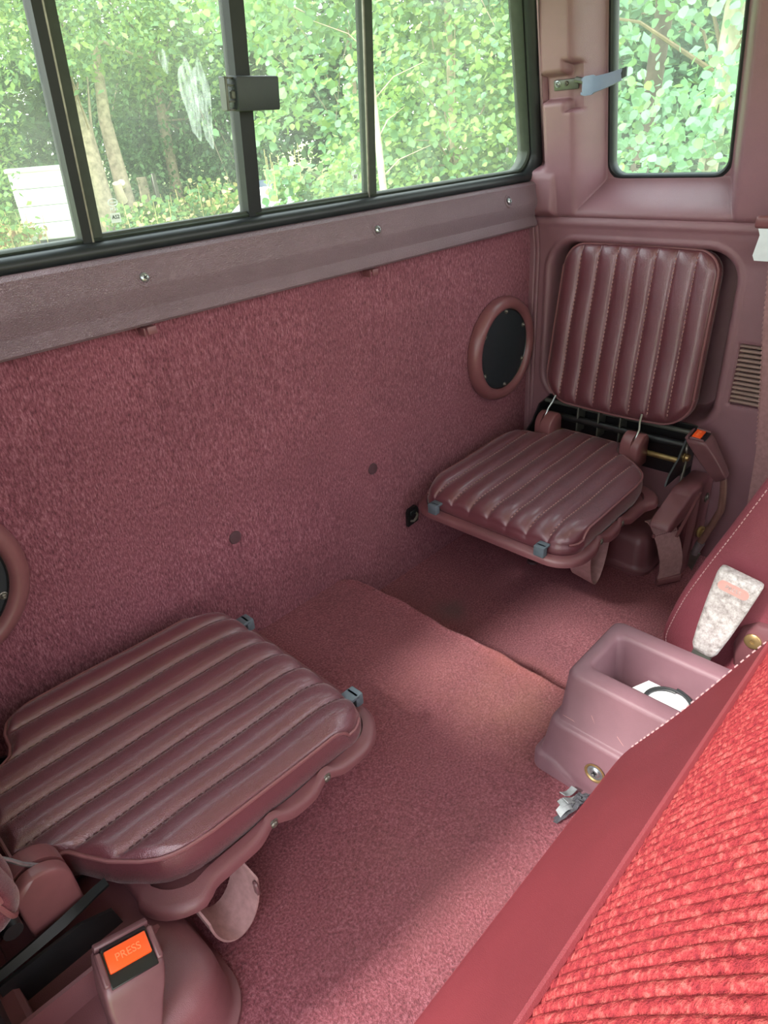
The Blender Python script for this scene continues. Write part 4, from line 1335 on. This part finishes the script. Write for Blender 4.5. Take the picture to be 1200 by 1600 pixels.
for d, x in ((0.030, 0.795), (0.010, 0.7965), (0.0070, 0.7990), (0.004, 0.8000), (0.0012, 0.8040), (0.0, 0.812), (0.0, 1.225), (0.004, 1.235), (0.020, 1.243)):
    sgn = 1
    rings.append([(x, y, z) for y, z in inset(fine, -d if False else d)])
# the outline runs clockwise seen from the left, so check that the inset really shrinks it
def area(p): return 0.5 * sum(p[i - 1][0] * p[i][1] - p[i][0] * p[i - 1][1] for i in range(len(p)))
if area(fine) < 0:
    rings = []
    for d, x in ((0.030, 0.795), (0.010, 0.7965), (0.0070, 0.7990), (0.004, 0.8000), (0.0012, 0.8040), (0.0, 0.812), (0.0, 1.225), (0.004, 1.235), (0.020, 1.243)):
        rings.append([(x, y, z) for y, z in inset(fine, -d)])
sb = MB().loops(rings).build('seat_back', M['pass_vinyl'], t, ang=60)
ins = inset(fine, -0.0085 if area(fine) < 0 else 0.0085)
b = MB()
for i in range(3, 36):
    a, c = ins[i], ins[i + 1]
    m = max(1, round(math.hypot(c[0] - a[0], c[1] - a[1]) / 0.0062))
    for k in range(m):
        f0, f1 = (k + 0.15) / m, (k + 0.75) / m
        b.tube([(0.7965, a[0] + (c[0] - a[0]) * f, a[1] + (c[1] - a[1]) * f) for f in (f0, f1)], 0.0007, 4)
b.build('stitching', M['seam'], sb)['kind'] = 'stuff'
MB().box((1.02, -1.05, 0.205), (0.44, 0.46, 0.19), 0.04, 3).build('seat_cushion', M['pass_vinyl'], t)
MB().box((1.02, -1.00, 0.06), (0.36, 0.44, 0.12), 0.01, 1).build('seat_base', M['black'], t)
# recliner shield with its bolt
poly = [(-0.690, 0.200), (-0.684, 0.232), (-0.690, 0.262), (-0.706, 0.2765), (-0.760, 0.284), (-0.830, 0.280), (-0.830, 0.180), (-0.720, 0.180)]
cyz = (-0.75, 0.23)
def shr(e): return [(cyz[0] + (y - cyz[0]) * e, cyz[1] + (z - cyz[1]) * e) for y, z in poly]
sh = MB().loops([[(0.797, y, z) for y, z in shr(1.02)], [(0.789, y, z) for y, z in shr(1.0)], [(0.785, y, z) for y, z in shr(0.93)]]).build('recliner_shield', M['pan'], t, ang=50)
Mx = frame((0.7852, -0.7060, 0.2520), (0, 1, 0), None, (-1, 0, 0.1))
MB().lathe([(0.0105, 0.0), (0.0105, 0.003), (0.0085, 0.0045), (0.0030, 0.0045), (0.0025, 0.0030), (0.0004, 0.0028)], Mx, 20).build('shield_bolt', M['brass'], sh)

# worn white buckle beside the passenger's seat
t = empty('worn_buckle', (0.768, -0.655, 0.10), 'worn white seat belt buckle with faded pink button beside the storage bin', 'buckle')
axd = Vector((0.10, -0.16, 0.98)).normalized()
Mx = frame((0.7640, -0.6800, 0.3560), (0.0, -1, -0.16), None, axd)   # local x = width (forward), local z = up its length
yl = (Mx.to_3x3() @ Vector((0, 1, 0)))
sg = -1.0 if yl.x > 0 else 1.0                                        # sign that points to the cab's middle (towards -x)
rings = []
for z, w, th in ((-0.128, 0.020, 0.010), (-0.126, 0.026, 0.016), (-0.118, 0.033, 0.020), (-0.090, 0.040, 0.023), (-0.050, 0.047, 0.025), (-0.016, 0.0515, 0.026), (-0.006, 0.0525, 0.024), (-0.0015, 0.0510, 0.019), (0.0, 0.046, 0.013)):
    sl = 0.006 * max(0.0, 1 + z / 0.03)
    rings.append([tuple(Mx @ Vector((a, b, z))) for a, b in rrect(-w / 2, w / 2, -th / 2, th / 2, min(w, th) * 0.30, 5)])
MB().loops(rings).build('body', M['worn_white'], t, ang=60)
B = Mx @ Matrix.Translation((0, sg * 0.0125, -0.0165))
MB().prism(rrect(-0.0185, 0.0185, -0.0065, 0.0065, 0.006, 6), lambda p: B @ Vector((p[0], -sg * 0.001, p[1])), lambda p: B @ Vector((p[0], sg * 0.0014, p[1]))).build('release_button', M['button_pink'], t, ang=30)
text('PRESS', 0.0075, B @ Matrix(((1, 0, 0, 0), (0, 0, sg, sg * 0.0016), (0, 1, 0, 0), (0, 0, 0, 1))) if sg < 0 else B @ Matrix(((-1, 0, 0, 0), (0, 0, sg, sg * 0.0016), (0, 1, 0, 0), (0, 0, 0, 1))), M['worn_white'], t)
e0 = Mx @ Vector((0, 0, -0.122))
MB().ribbon([tuple(e0), tuple(Mx @ Vector((0, 0, -0.150))), (0.762, -0.648, 0.14), (0.762, -0.640, 0.02)], [(0, 1, 0.1)] * 4, 0.024, 0.007).build('stalk', M['bracket_grey'], t, ang=40)

# frayed strip of backing and tape by the bin
t = empty('frayed_strip', (0.505, -0.604, 0.089), 'frayed grey strip with white tape on the carpet beside the storage bin', 'debris')
b = MB()
rr = random.Random(3)
for k in range(9):
    o_ = rr.uniform(-0.007, 0.007)
    x0_, x1_ = 0.552 - rr.uniform(0, 0.012), 0.478 + rr.uniform(0, 0.045)
    pts = [(x0_ + (x1_ - x0_) * q, -0.612 + o_ * (1 - 0.6 * q) + 0.011 * q + rr.uniform(-0.0012, 0.0012), 0.0905 + 0.010 * (1 - q) * abs(math.sin(q * 7 + k)) + 0.0025 + rr.uniform(0, 0.001)) for q in np.linspace(0, 1, 9)]
    b.ribbon(pts, [(rr.uniform(-0.3, 0.3), 1, rr.uniform(-0.4, 0.4))] * 9, rr.uniform(0.003, 0.007), 0.0012)
b.build('strip', M['frayed'], t, ang=30)
b = MB()
for k in range(4):
    x0_ = 0.505 + 0.008 * k
    pts = [(x0_ + 0.020 * q, -0.600 - 0.006 * q + 0.003 * k * (k % 2), 0.098 + 0.006 * math.sin(q * 3 + k) + 0.002 * k) for q in np.linspace(0, 1, 6)]
    b.ribbon(pts, [(0.3, 1, 0.5 - 0.3 * k)] * 6, 0.010, 0.0012)
b.build('tape', M['tape'], t, ang=30)

# ------------------------------------------------------------------ outdoors behind the cab
M['leaf_a'] = leafmat('mid_green_leaf', '#55774c')
M['leaf_b'] = leafmat('yellow_green_leaf', '#86a25c')
M['leaf_c'] = leafmat('dark_green_leaf', '#3b5c40')
M['leaf_d'] = leafmat('pale_aspen_leaf', '#6a9472', 0.3)
M['leaf_e'] = leafmat('light_green_leaf', '#719766')
M['leaf_f'] = leafmat('rusty_leaf', '#a06a4a')
M['bark'] = plain('grey_brown_bark', '#a3937f', 0.9, 0, 0.35, 14, 0.2, 0.8, 30)
M['bark_dark'] = plain('dark_bark', '#54493f', 0.9, 0, 0.25, 14, 0.2, 0.8, 30)  # dark brown bark for the aspen's second trunk
M['bark_pale'] = plain('pale_bark', '#b9b09a', 0.85, 0, 0.25, 20, 0.2, 0.5, 40)
M['twig'] = plain('tan_twig', '#7c6a50', 0.85, 0, 0.2, 30)
M['cutwood'] = plain('fresh_cut_wood', '#e0cdb0', 0.8, 0, 0.1, 30)
M['white_paint'] = plain('weathered_white_paint', '#e4e6e6', 0.5, 0, 0.05, 5)
M['tarp'] = plain('white_plastic_sheet', '#e6e8ea', 0.4, 0, 0.05, 6)
M['barrel'] = plain('blue_grey_barrel', '#3f4a5c', 0.5, 0, 0.2, 8)
M['stem'] = plain('straw_stem', '#c4b47c', 0.9, 0, 0.2, 20)
def ground_mat():
    m, nt, p = mat_base('mown_grass')
    v = coords(nt)
    c = ramp(nt, noise(nt, 3.0, 6, 0.7, vec=v), [(0.3, lin('#7f9a52')), (0.5, lin('#a3b86a')), (0.75, lin('#c3cc86'))])
    nt.links.new(c, p.inputs['Base Color'])
    p.inputs['Roughness'].default_value = 0.95
    bump(nt, p, noise(nt, 60, 5, 0.7, vec=v), 0.8, 0.03)
    return m
M['grass'] = ground_mat()
def gz(x, y):
    d = np.hypot(np.asarray(x, float), np.asarray(y, float) + 0.85)
    return -0.66 + 0.44 * sstep(3.0, 11.0, d) + 0.35 * sstep(11.0, 17.0, d)
gx = np.linspace(-40, 60, 170); gy = np.linspace(-40, 60, 170)
Xg, Yg = np.meshgrid(gx, gy)
Zg = gz(Xg, Yg) + 0.02 * np.sin(Xg * 1.7) * np.sin(Yg * 1.3)
tag(npmesh('ground', np.stack([Xg.ravel(), Yg.ravel(), Zg.ravel()], 1), gridfaces(170, 170), M['grass']), kind='structure')

ROUND = np.array([(-0.00, 0.0, 0), (0, 0.0, 0), (0.00, 0.0, 0), (-0.40, 0.22, 0.06), (0, 0.25, -0.02), (0.40, 0.22, 0.06), (-0.47, 0.52, 0.07), (0, 0.55, -0.03), (0.47, 0.52, 0.07),
                  (-0.26, 0.84, 0.03), (0, 0.86, -0.03), (0.26, 0.84, 0.03), (0, 1.0, -0.05), (0, 1.02, -0.05), (0, 1.0, -0.05)], float)
ROUND_F = np.array([(r * 3 + c, r * 3 + c + 1, r * 3 + c + 4, r * 3 + c + 3) for r in range(4) for c in range(2)])
DIAM = np.array([(0, 0, 0), (0.30, 0.42, 0.06), (0, 1.0, -0.04), (-0.30, 0.42, 0.06), (0, 0.5, -0.03)], float)
DIAM_F = np.array([(0, 1, 2, 4), (0, 4, 2, 3)])
def leaf_frames(n, bias, spread):
    """random leaf axes: normals scattered about bias, tips hanging a little"""
    N = np.asarray(bias, float)[None] + RNG.normal(0, spread, (n, 3))
    N /= np.linalg.norm(N, axis=1)[:, None]
    T = RNG.normal(0, 1, (n, 3)) + np.array([0, 0, -0.5])
    T -= N * (T * N).sum(1)[:, None]
    T /= np.linalg.norm(T, axis=1)[:, None]
    return np.cross(T, N), T, N
def leaf_mesh(name, C, size, tmpl, tf, mats, weights, parent, bias=(-0.45, -0.25, 0.75), spread=0.55):
    n = len(C)
    A, T, N = leaf_frames(n, bias, spread)
    s = size * RNG.uniform(0.65, 1.2, n)[:, None, None]
    V = C[:, None, :] + s * (tmpl[None, :, 0:1] * A[:, None, :] + tmpl[None, :, 1:2] * T[:, None, :] + tmpl[None, :, 2:3] * N[:, None, :])
    F = (np.arange(n)[:, None, None] * len(tmpl) + tf[None]).reshape(-1, 4)
    mi = np.repeat(RNG.choice(len(mats), n, p=weights), len(tf))
    o = npmesh(name, V.reshape(-1, 3), F, mats, parent, smooth=False, mi=mi)
    o['kind'] = 'stuff'
    return o
def crown_points(blobs, n, clump, per):
    """leaf positions gathered in twig-sized clumps through the crown's outer half"""
    vol = np.array([b[1][0] * b[1][1] * b[1][2] for b in blobs]) ** 0.67
    nc = max(1, n // per)
    which = RNG.choice(len(blobs), nc, p=vol / vol.sum())
    D = RNG.normal(0, 1, (nc, 3))
    D /= np.linalg.norm(D, axis=1)[:, None]
    R = RNG.uniform(0.35, 1.0, nc) ** 0.5
    cc = np.array([b[0] for b in blobs])[which] + D * R[:, None] * np.array([b[1] for b in blobs])[which]
    P = np.repeat(cc, per, 0) + RNG.normal(0, clump, (nc * per, 3)) * np.array([1, 1, 0.6])
    return P, cc
def plant(name, label, base, blobs, n, size, mats, weights, trunks=(), group=None, clump=0.16, per=26, tmpl=None, bark='bark', twigs=14, zmin=None, cat='tree', bias=(-0.45, -0.25, 0.75)):
    root = empty(name, base, label, cat, group)
    P, cc = crown_points(blobs, n, clump, per)
    g = gz(P[:, 0], P[:, 1]) + 0.02
    P[:, 2] = np.maximum(P[:, 2], g + RNG.uniform(0, 0.25, len(P)))
    tm, tf = (DIAM, DIAM_F) if tmpl is None else tmpl
    leaf_mesh('foliage', P, size, tm, tf, [M[k] for k in mats], weights, root, bias)
    for pts, rs in trunks:
        MB().tube(pts, rs, 12).build('trunk', M[bark], root, ang=80)
    if twigs and trunks:
        b = MB()
        pts, rs = trunks[0]
        for k in range(twigs):
            c = Vector(cc[RNG.integers(len(cc))])
            s = Vector(pts[min(len(pts) - 1, 1 + int(RNG.integers(max(1, len(pts) - 1))))])
            m = s.lerp(c, 0.5) + Vector((0, 0, 0.12 * (c - s).length))
            b.tube([tuple(s), tuple(m), tuple(c)], [rs[-1] * 0.4, rs[-1] * 0.25, rs[-1] * 0.1], 5)
        b.build('branches', M[bark], root, ang=80)
    return root

def G(x, y, dz=0.0): return (x, y, float(gz(x, y)) + dz)
HEDGE = 'tall trees in the wood beyond the grass'
for k, (x, y, r, mats, w, lab) in enumerate((
        (1.2, 13.0, 2.2, ('leaf_a', 'leaf_b', 'leaf_c'), (0.5, 0.25, 0.25), 'leafy tree at the far left edge of the rear window'),
        (5.4, 14.6, 2.4, ('leaf_a', 'leaf_c', 'leaf_e'), (0.4, 0.4, 0.2), 'dense green tree behind the two bare trunks'),
        (8.6, 12.4, 2.4, ('leaf_c', 'leaf_a', 'leaf_e'), (0.45, 0.35, 0.2), 'dark green tree behind the middle of the rear window'),
        (11.2, 10.2, 2.4, ('leaf_c', 'leaf_a', 'leaf_e'), (0.5, 0.3, 0.2), 'dark green tree behind the white sheeting heap'),
        (12.8, 6.6, 2.4, ('leaf_a', 'leaf_c', 'leaf_e'), (0.4, 0.4, 0.2), 'tree in the shade behind the yellow-green bush'),
        (9.0, 2.6, 2.0, ('leaf_c', 'leaf_a', 'leaf_d'), (0.4, 0.3, 0.3), 'shaded tree behind the aspen leaves of the side window'))):
    z0 = float(gz(x, y))
    plant('broadleaf_tree', lab, (x, y, z0), [((x, y, z0 + 2.6), (r, r, 2.6)), ((x - 0.5, y - 0.6, z0 + 1.2), (r * 0.9, r * 0.8, 1.3)), ((x + 0.8, y + 0.3, z0 + 4.6), (r * 0.7, r * 0.7, 1.4))],
          24000, 0.16, mats, w, [([(x, y, z0 - 0.1), (x + 0.05, y, z0 + 1.5), (x - 0.05, y + 0.1, z0 + 4.0)], [0.17, 0.14, 0.08])], HEDGE, 0.26, 34)

# the tree with two bare trunks
x, y = 4.64, 9.12
z0 = float(gz(x, y))
tr = plant('twin_trunk_tree', 'tree with two bare grey trunks showing left of the window latch', (x, y, z0), [((5.1, 9.4, 2.75), (1.7, 1.3, 1.15)), ((4.2, 8.8, 2.3), (0.8, 0.7, 0.7)), ((6.3, 9.3, 2.1), (0.8, 0.7, 0.8))],
           9000, 0.10, ('leaf_b', 'leaf_a', 'leaf_e'), (0.45, 0.2, 0.35), [([(x, y, z0 - 0.1), (x - 0.02, y, z0 + 0.5), (x - 0.05, y, z0 + 1.3), (x - 0.22, y + 0.05, z0 + 2.2), (x - 0.3, y, z0 + 3.4)], [0.165, 0.145, 0.135, 0.120, 0.09])], None, 0.2, 24, twigs=4)
MB().tube([(5.12, 9.35, z0 - 0.1), (5.10, 9.35, z0 + 0.4), (5.07, 9.35, z0 + 1.0), (5.06, 9.36, z0 + 1.45), (5.20, 9.4, z0 + 2.4)], [0.135, 0.115, 0.100, 0.085, 0.05], 12).build('trunk', M['bark'], tr, ang=80)
st = MB().tube([(4.99, 9.26, z0 + 0.42), (4.93, 9.18, z0 + 0.55), (4.90, 9.14, z0 + 0.66)], [0.075, 0.065, 0.060], 10).build('cut_stub', M['cutwood'], tr)
MB().tube([(5.02, 9.24, z0 + 0.62), (5.00, 9.19, z0 + 0.66)], [0.055, 0.052], 10).build('cut_stub', M['cutwood'], tr)
# dangling dry vine on the first trunk
b = MB()
for k in range(5):
    b.tube([(x - 0.15 + RNG.uniform(-0.1, 0.1) + 0.05 * math.sin(q * 5 + k), y - 0.2 + RNG.uniform(-0.03, 0.03), z0 + 2.6 - q * RNG.uniform(0.7, 1.3)) for q in np.linspace(0, 1, 9)], 0.012, 5)
b.build('vine', M['twig'], tr)['kind'] = 'stuff'

plant('bright_tree', 'bright yellow-green tree left of the first window bar above the white container', G(2.55, 8.3), [((2.5, 8.6, 1.6), (0.95, 0.9, 1.2)), ((2.3, 8.3, 0.5), (0.8, 0.7, 0.7)), ((3.3, 9.6, 1.9), (0.6, 0.6, 0.7)), ((3.6, 10.4, 0.8), (0.7, 0.5, 0.9))], 7600, 0.085,
      ('leaf_b', 'leaf_e', 'leaf_a'), (0.5, 0.3, 0.2), [([G(2.5, 8.5, -0.1), (2.5, 8.5, 1.0), (2.45, 8.6, 2.2)], [0.07, 0.055, 0.03])], None, 0.15, 24)
plant('rusty_shrub', 'low rusty-brown shrub at the left edge of the grass', G(2.1, 8.0), [((2.15, 8.0, 0.15), (0.35, 0.3, 0.3))], 700, 0.07, ('leaf_f', 'leaf_b', 'stem'), (0.4, 0.4, 0.2), (), None, 0.1, 14, cat='shrub')
plant('dark_tree', 'shaded blue-green tree between the trunks and the latch bar', G(6.5, 10.3), [((6.6, 10.4, 1.5), (1.1, 0.9, 1.6)), ((6.0, 10.6, 0.6), (0.8, 0.6, 0.8)), ((7.2, 9.6, 0.8), (0.8, 0.7, 1.0))], 9500, 0.09,
      ('leaf_a', 'leaf_c', 'leaf_e'), (0.45, 0.3, 0.25), [([G(6.5, 10.3, -0.1), (6.5, 10.3, 1.2), (6.6, 10.3, 2.6)], [0.10, 0.08, 0.05])], None, 0.17, 26)
plant('maple_sapling', 'pale leafy branch tree seen just right of the latch bar', G(4.0, 3.75), [((3.95, 3.60, 1.15), (0.42, 0.36, 0.26)), ((3.75, 3.95, 0.98), (0.30, 0.25, 0.12)), ((4.15, 3.45, 0.80), (0.25, 0.22, 0.20)), ((4.2, 4.0, 1.8), (0.9, 0.7, 0.4))], 2600, 0.066,
      ('leaf_e', 'leaf_d', 'leaf_b'), (0.5, 0.3, 0.2), [([G(4.45, 3.7, -0.1), (4.45, 3.7, 0.6), (4.4, 3.7, 1.5)], [0.03, 0.025, 0.015])], None, 0.09, 16, (ROUND, ROUND_F), twigs=10)
bush = plant('yellow_bush', 'dense yellow-green bush filling the right pane of the rear window', G(3.95, 2.35), [((3.95, 2.35, 0.9), (0.62, 0.62, 1.0)), ((3.75, 2.75, 0.3), (0.40, 0.40, 0.7)), ((4.3, 1.95, 0.7), (0.42, 0.42, 0.9)), ((4.0, 2.4, 2.0), (0.65, 0.65, 0.5))], 17000, 0.044,
      ('leaf_b', 'leaf_e', 'leaf_d', 'leaf_a'), (0.45, 0.3, 0.1, 0.15), [([G(4.0, 2.35, -0.1), (4.0, 2.35, 0.6), (4.0, 2.4, 1.7)], [0.04, 0.03, 0.02])], None, 0.10, 22, (ROUND, ROUND_F), twigs=12, cat='bush')
t = empty('birch_sapling', G(3.09, 2.14), 'thin pale birch stem right of the third window bar', 'tree')
MB().tube([G(3.09, 2.14, -0.1), (3.09, 2.14, 0.4), (3.07, 2.16, 0.9), (3.04, 2.18, 1.5), (3.07, 2.2, 2.3)], [0.024, 0.022, 0.019, 0.015, 0.010], 10).build('trunk', M['bark_pale'], t, ang=80)
b = MB()
for k in range(7):
    z = 0.6 + 0.2 * k
    a = RNG.uniform(0, 6.28)
    b.tube([(3.07, 2.16, z), (3.07 + 0.12 * math.cos(a), 2.16 + 0.12 * math.sin(a), z + 0.10), (3.07 + 0.3 * math.cos(a), 2.16 + 0.3 * math.sin(a), z + 0.16)], [0.004, 0.003, 0.0015], 5)
b.build('branches', M['bark'], t)

# aspen outside the quarter window: the 300 leaves nearest the cab one by one, the rest as stuff
asp = empty('aspen_tree', G(3.25, 0.38), 'aspen with round pale leaves filling the side quarter window', 'tree')
blobs = [((2.95, 0.42, 1.05), (0.30, 0.62, 0.75)), ((3.0, 0.75, 0.6), (0.3, 0.35, 0.4)), ((3.0, 0.1, 0.75), (0.3, 0.3, 0.4)), ((3.2, 0.4, 1.6), (0.4, 0.6, 0.5))]
P, cc = crown_points(blobs, 4300, 0.065, 13)
order = np.argsort(P[:, 0] + 0.45 * P[:, 1])
near, rest = P[order[:300]], P[order[300:]]
leaf_mesh('foliage', rest, 0.037, ROUND, ROUND_F, [M['leaf_d'], M['leaf_e'], M['leaf_b']], (0.8, 0.16, 0.04), asp, (-0.7, -0.15, 0.5), 0.75)
lm = []
for mt in ('leaf_d', 'leaf_e'):
    me = bpy.data.meshes.new('leaf')
    me.from_pydata([tuple(v * 0.037) for v in ROUND], [], [tuple(int(i) for i in f) for f in ROUND_F])
    me.materials.append(M[mt])
    me.polygons.foreach_set('use_smooth', [True] * len(me.polygons))
    lm.append(me)
A, T, N = leaf_frames(300, (-0.75, -0.15, 0.5), 0.5)
leaf0 = bpy.data.objects.new('leaf', lm[0])
for k in range(300):
    o = leaf0 if k == 0 else leaf0.copy()
    o.data = lm[0] if k % 5 else lm[1]
    COL.objects.link(o)
    o.parent = asp
    a, t_, n_ = A[k], T[k], N[k]
    s = float(RNG.uniform(0.75, 1.15))
    p = near[k] - np.array(asp.location)
    o.matrix_basis = Matrix(((a[0] * s, t_[0] * s, n_[0] * s, p[0]), (a[1] * s, t_[1] * s, n_[1] * s, p[1]), (a[2] * s, t_[2] * s, n_[2] * s, p[2]), (0, 0, 0, 1)))
MB().tube([G(3.25, 0.38, -0.1), (3.25, 0.38, 0.4), (3.22, 0.36, 1.0), (3.2, 0.34, 1.6), (3.2, 0.36, 2.2)], [0.045, 0.042, 0.038, 0.032, 0.02], 12).build('trunk', M['bark_pale'], asp, ang=80)
MB().tube([G(3.6, 0.85, -0.1), (3.6, 0.85, 0.5), (3.62, 0.82, 1.2), (3.6, 0.85, 2.0)], [0.05, 0.045, 0.04, 0.03], 12).build('trunk', M['bark_dark'], asp, ang=80)
for k in range(16):
    c = cc[RNG.integers(len(cc))]
    s = Vector((3.22, 0.37, float(np.clip(c[2] - 0.25, 0.2, 1.8))))
    m = s.lerp(Vector(c), 0.55) + Vector((0, 0, 0.06))
    MB().tube([tuple(s), tuple(m), tuple(c)], [0.010, 0.006, 0.0025], 6).build('branch', M['twig'], asp)

# weeds along the edge of the grass
WEED = 'weeds between the grass and the trees'
for x, y, rx, rz, n, lab, mats, w in (
        (4.62, 4.95, 0.26, 0.52, 900, 'tall pale green weed right of the latch bar by the white sheeting', ('leaf_e', 'leaf_d', 'leaf_b'), (0.5, 0.2, 0.3)),
        (5.05, 4.60, 0.36, 0.54, 1100, 'yellow flowering weed clump left of the third window bar', ('leaf_b', 'leaf_e', 'leaf_b'), (0.5, 0.3, 0.2)),
        (5.0, 8.5, 0.55, 0.22, 800, 'low yellow-green weeds in front of the bare trunks', ('leaf_b', 'leaf_e', 'stem'), (0.6, 0.25, 0.15)),
        (5.9, 8.4, 0.45, 0.30, 800, 'straw-coloured weeds right of the bare trunks', ('leaf_b', 'leaf_e', 'stem'), (0.45, 0.3, 0.25)),
        (3.4, 9.3, 0.35, 0.20, 400, 'dry grassy weeds left of the white container', ('leaf_b', 'stem', 'leaf_f'), (0.5, 0.3, 0.2))):
    z0 = float(gz(x, y))
    r = plant('weed_clump', lab, (x, y, z0), [((x, y, z0 + rz), (rx, rx, rz))], n, 0.07, mats, w, (), WEED, 0.07, 12, (ROUND, ROUND_F), cat='weed')
    b = MB()
    for k in range(16):
        a, q = RNG.uniform(-rx, rx), RNG.uniform(-rx, rx)
        b.tube([(x + a, y + q, z0), (x + a * 1.1, y + q * 1.1, z0 + rz * RNG.uniform(1.2, 2.3))], [0.006, 0.003], 4)
    b.build('stems', M['stem'], r)['kind'] = 'stuff'

# white container, sheeting and barrel
t = empty('white_container', G(4.05, 9.5), 'white boxy container with horizontal seams standing on the grass at left', 'container')
z0 = float(gz(4.05, 9.5))
R_ = Matrix.Translation((4.05, 9.5, z0)) @ Matrix.Rotation(math.radians(-22), 4, 'Z')
for k in range(4):
    MB().box((0, 0, 0.17 + 0.21 * k), (0.80, 0.62, 0.205), 0.012, 2, R_).build('tier', M['white_paint'], t)
MB().box((0, 0, 0.915), (0.86, 0.68, 0.05), 0.012, 2, R_).build('lid', M['white_paint'], t)
for s in (-1, 1):
    MB().box((s * 0.3, 0, 0.03), (0.10, 0.60, 0.08), 0.005, 1, R_).build('foot', M['bark'], t)
t = empty('white_sheeting', G(5.35, 6.15), 'crumpled white plastic sheeting heaped on the ground by the latch bar', 'sheeting')
z0 = float(gz(5.35, 6.15))
nn = 46
th = np.linspace(0, 2 * np.pi, nn)
rr_ = np.linspace(0, 1, 18)
TH, RR = np.meshgrid(th, rr_)
hh = 0.64 * np.cos(RR * np.pi / 2) ** 1.2 + 0.07 * np.abs(np.sin(TH * 4 + RR * 6)) * (RR * (1.1 - RR)) * 4 + 0.04 * np.sin(TH * 9 + RR * 12) * RR * (1.05 - RR) * 3
V = np.stack([(5.35 + RR * np.cos(TH) * 0.95).ravel(), (6.15 + RR * np.sin(TH) * 0.7).ravel(), (z0 + hh).ravel()], 1)
npmesh('sheet', V, gridfaces(18, nn), M['tarp'], t, ang=20)
t = empty('barrel', G(5.75, 6.70), 'blue-grey barrel standing behind the white sheeting', 'barrel')
Mx = Matrix.Translation(G(5.75, 6.70)) @ Matrix.Rotation(0.12, 4, 'Y')
MB().lathe([(0.20, 0.0), (0.23, 0.05), (0.25, 0.3), (0.235, 0.55), (0.22, 0.62), (0.21, 0.64), (0.0005, 0.64)], Mx, 28).build('body', M['barrel'], t, ang=40)
MB().lathe([(0.252, 0.24), (0.258, 0.26), (0.252, 0.28)], Mx, 28, False, False).build('hoop', M['bark'], t)
t = empty('fence_post', G(5.9, 9.9), 'short grey post in the shade right of the bare trunks', 'post')
MB().box((5.9, 9.9, float(gz(5.9, 9.9)) + 0.32), (0.07, 0.07, 0.70), 0.01, 1).build('post', M['dull_steel'], t)
MB().box((5.75, 10.0, float(gz(5.75, 10.0)) + 0.30), (0.16, 0.05, 0.66), 0.01, 1).build('board', M['bark'], t)
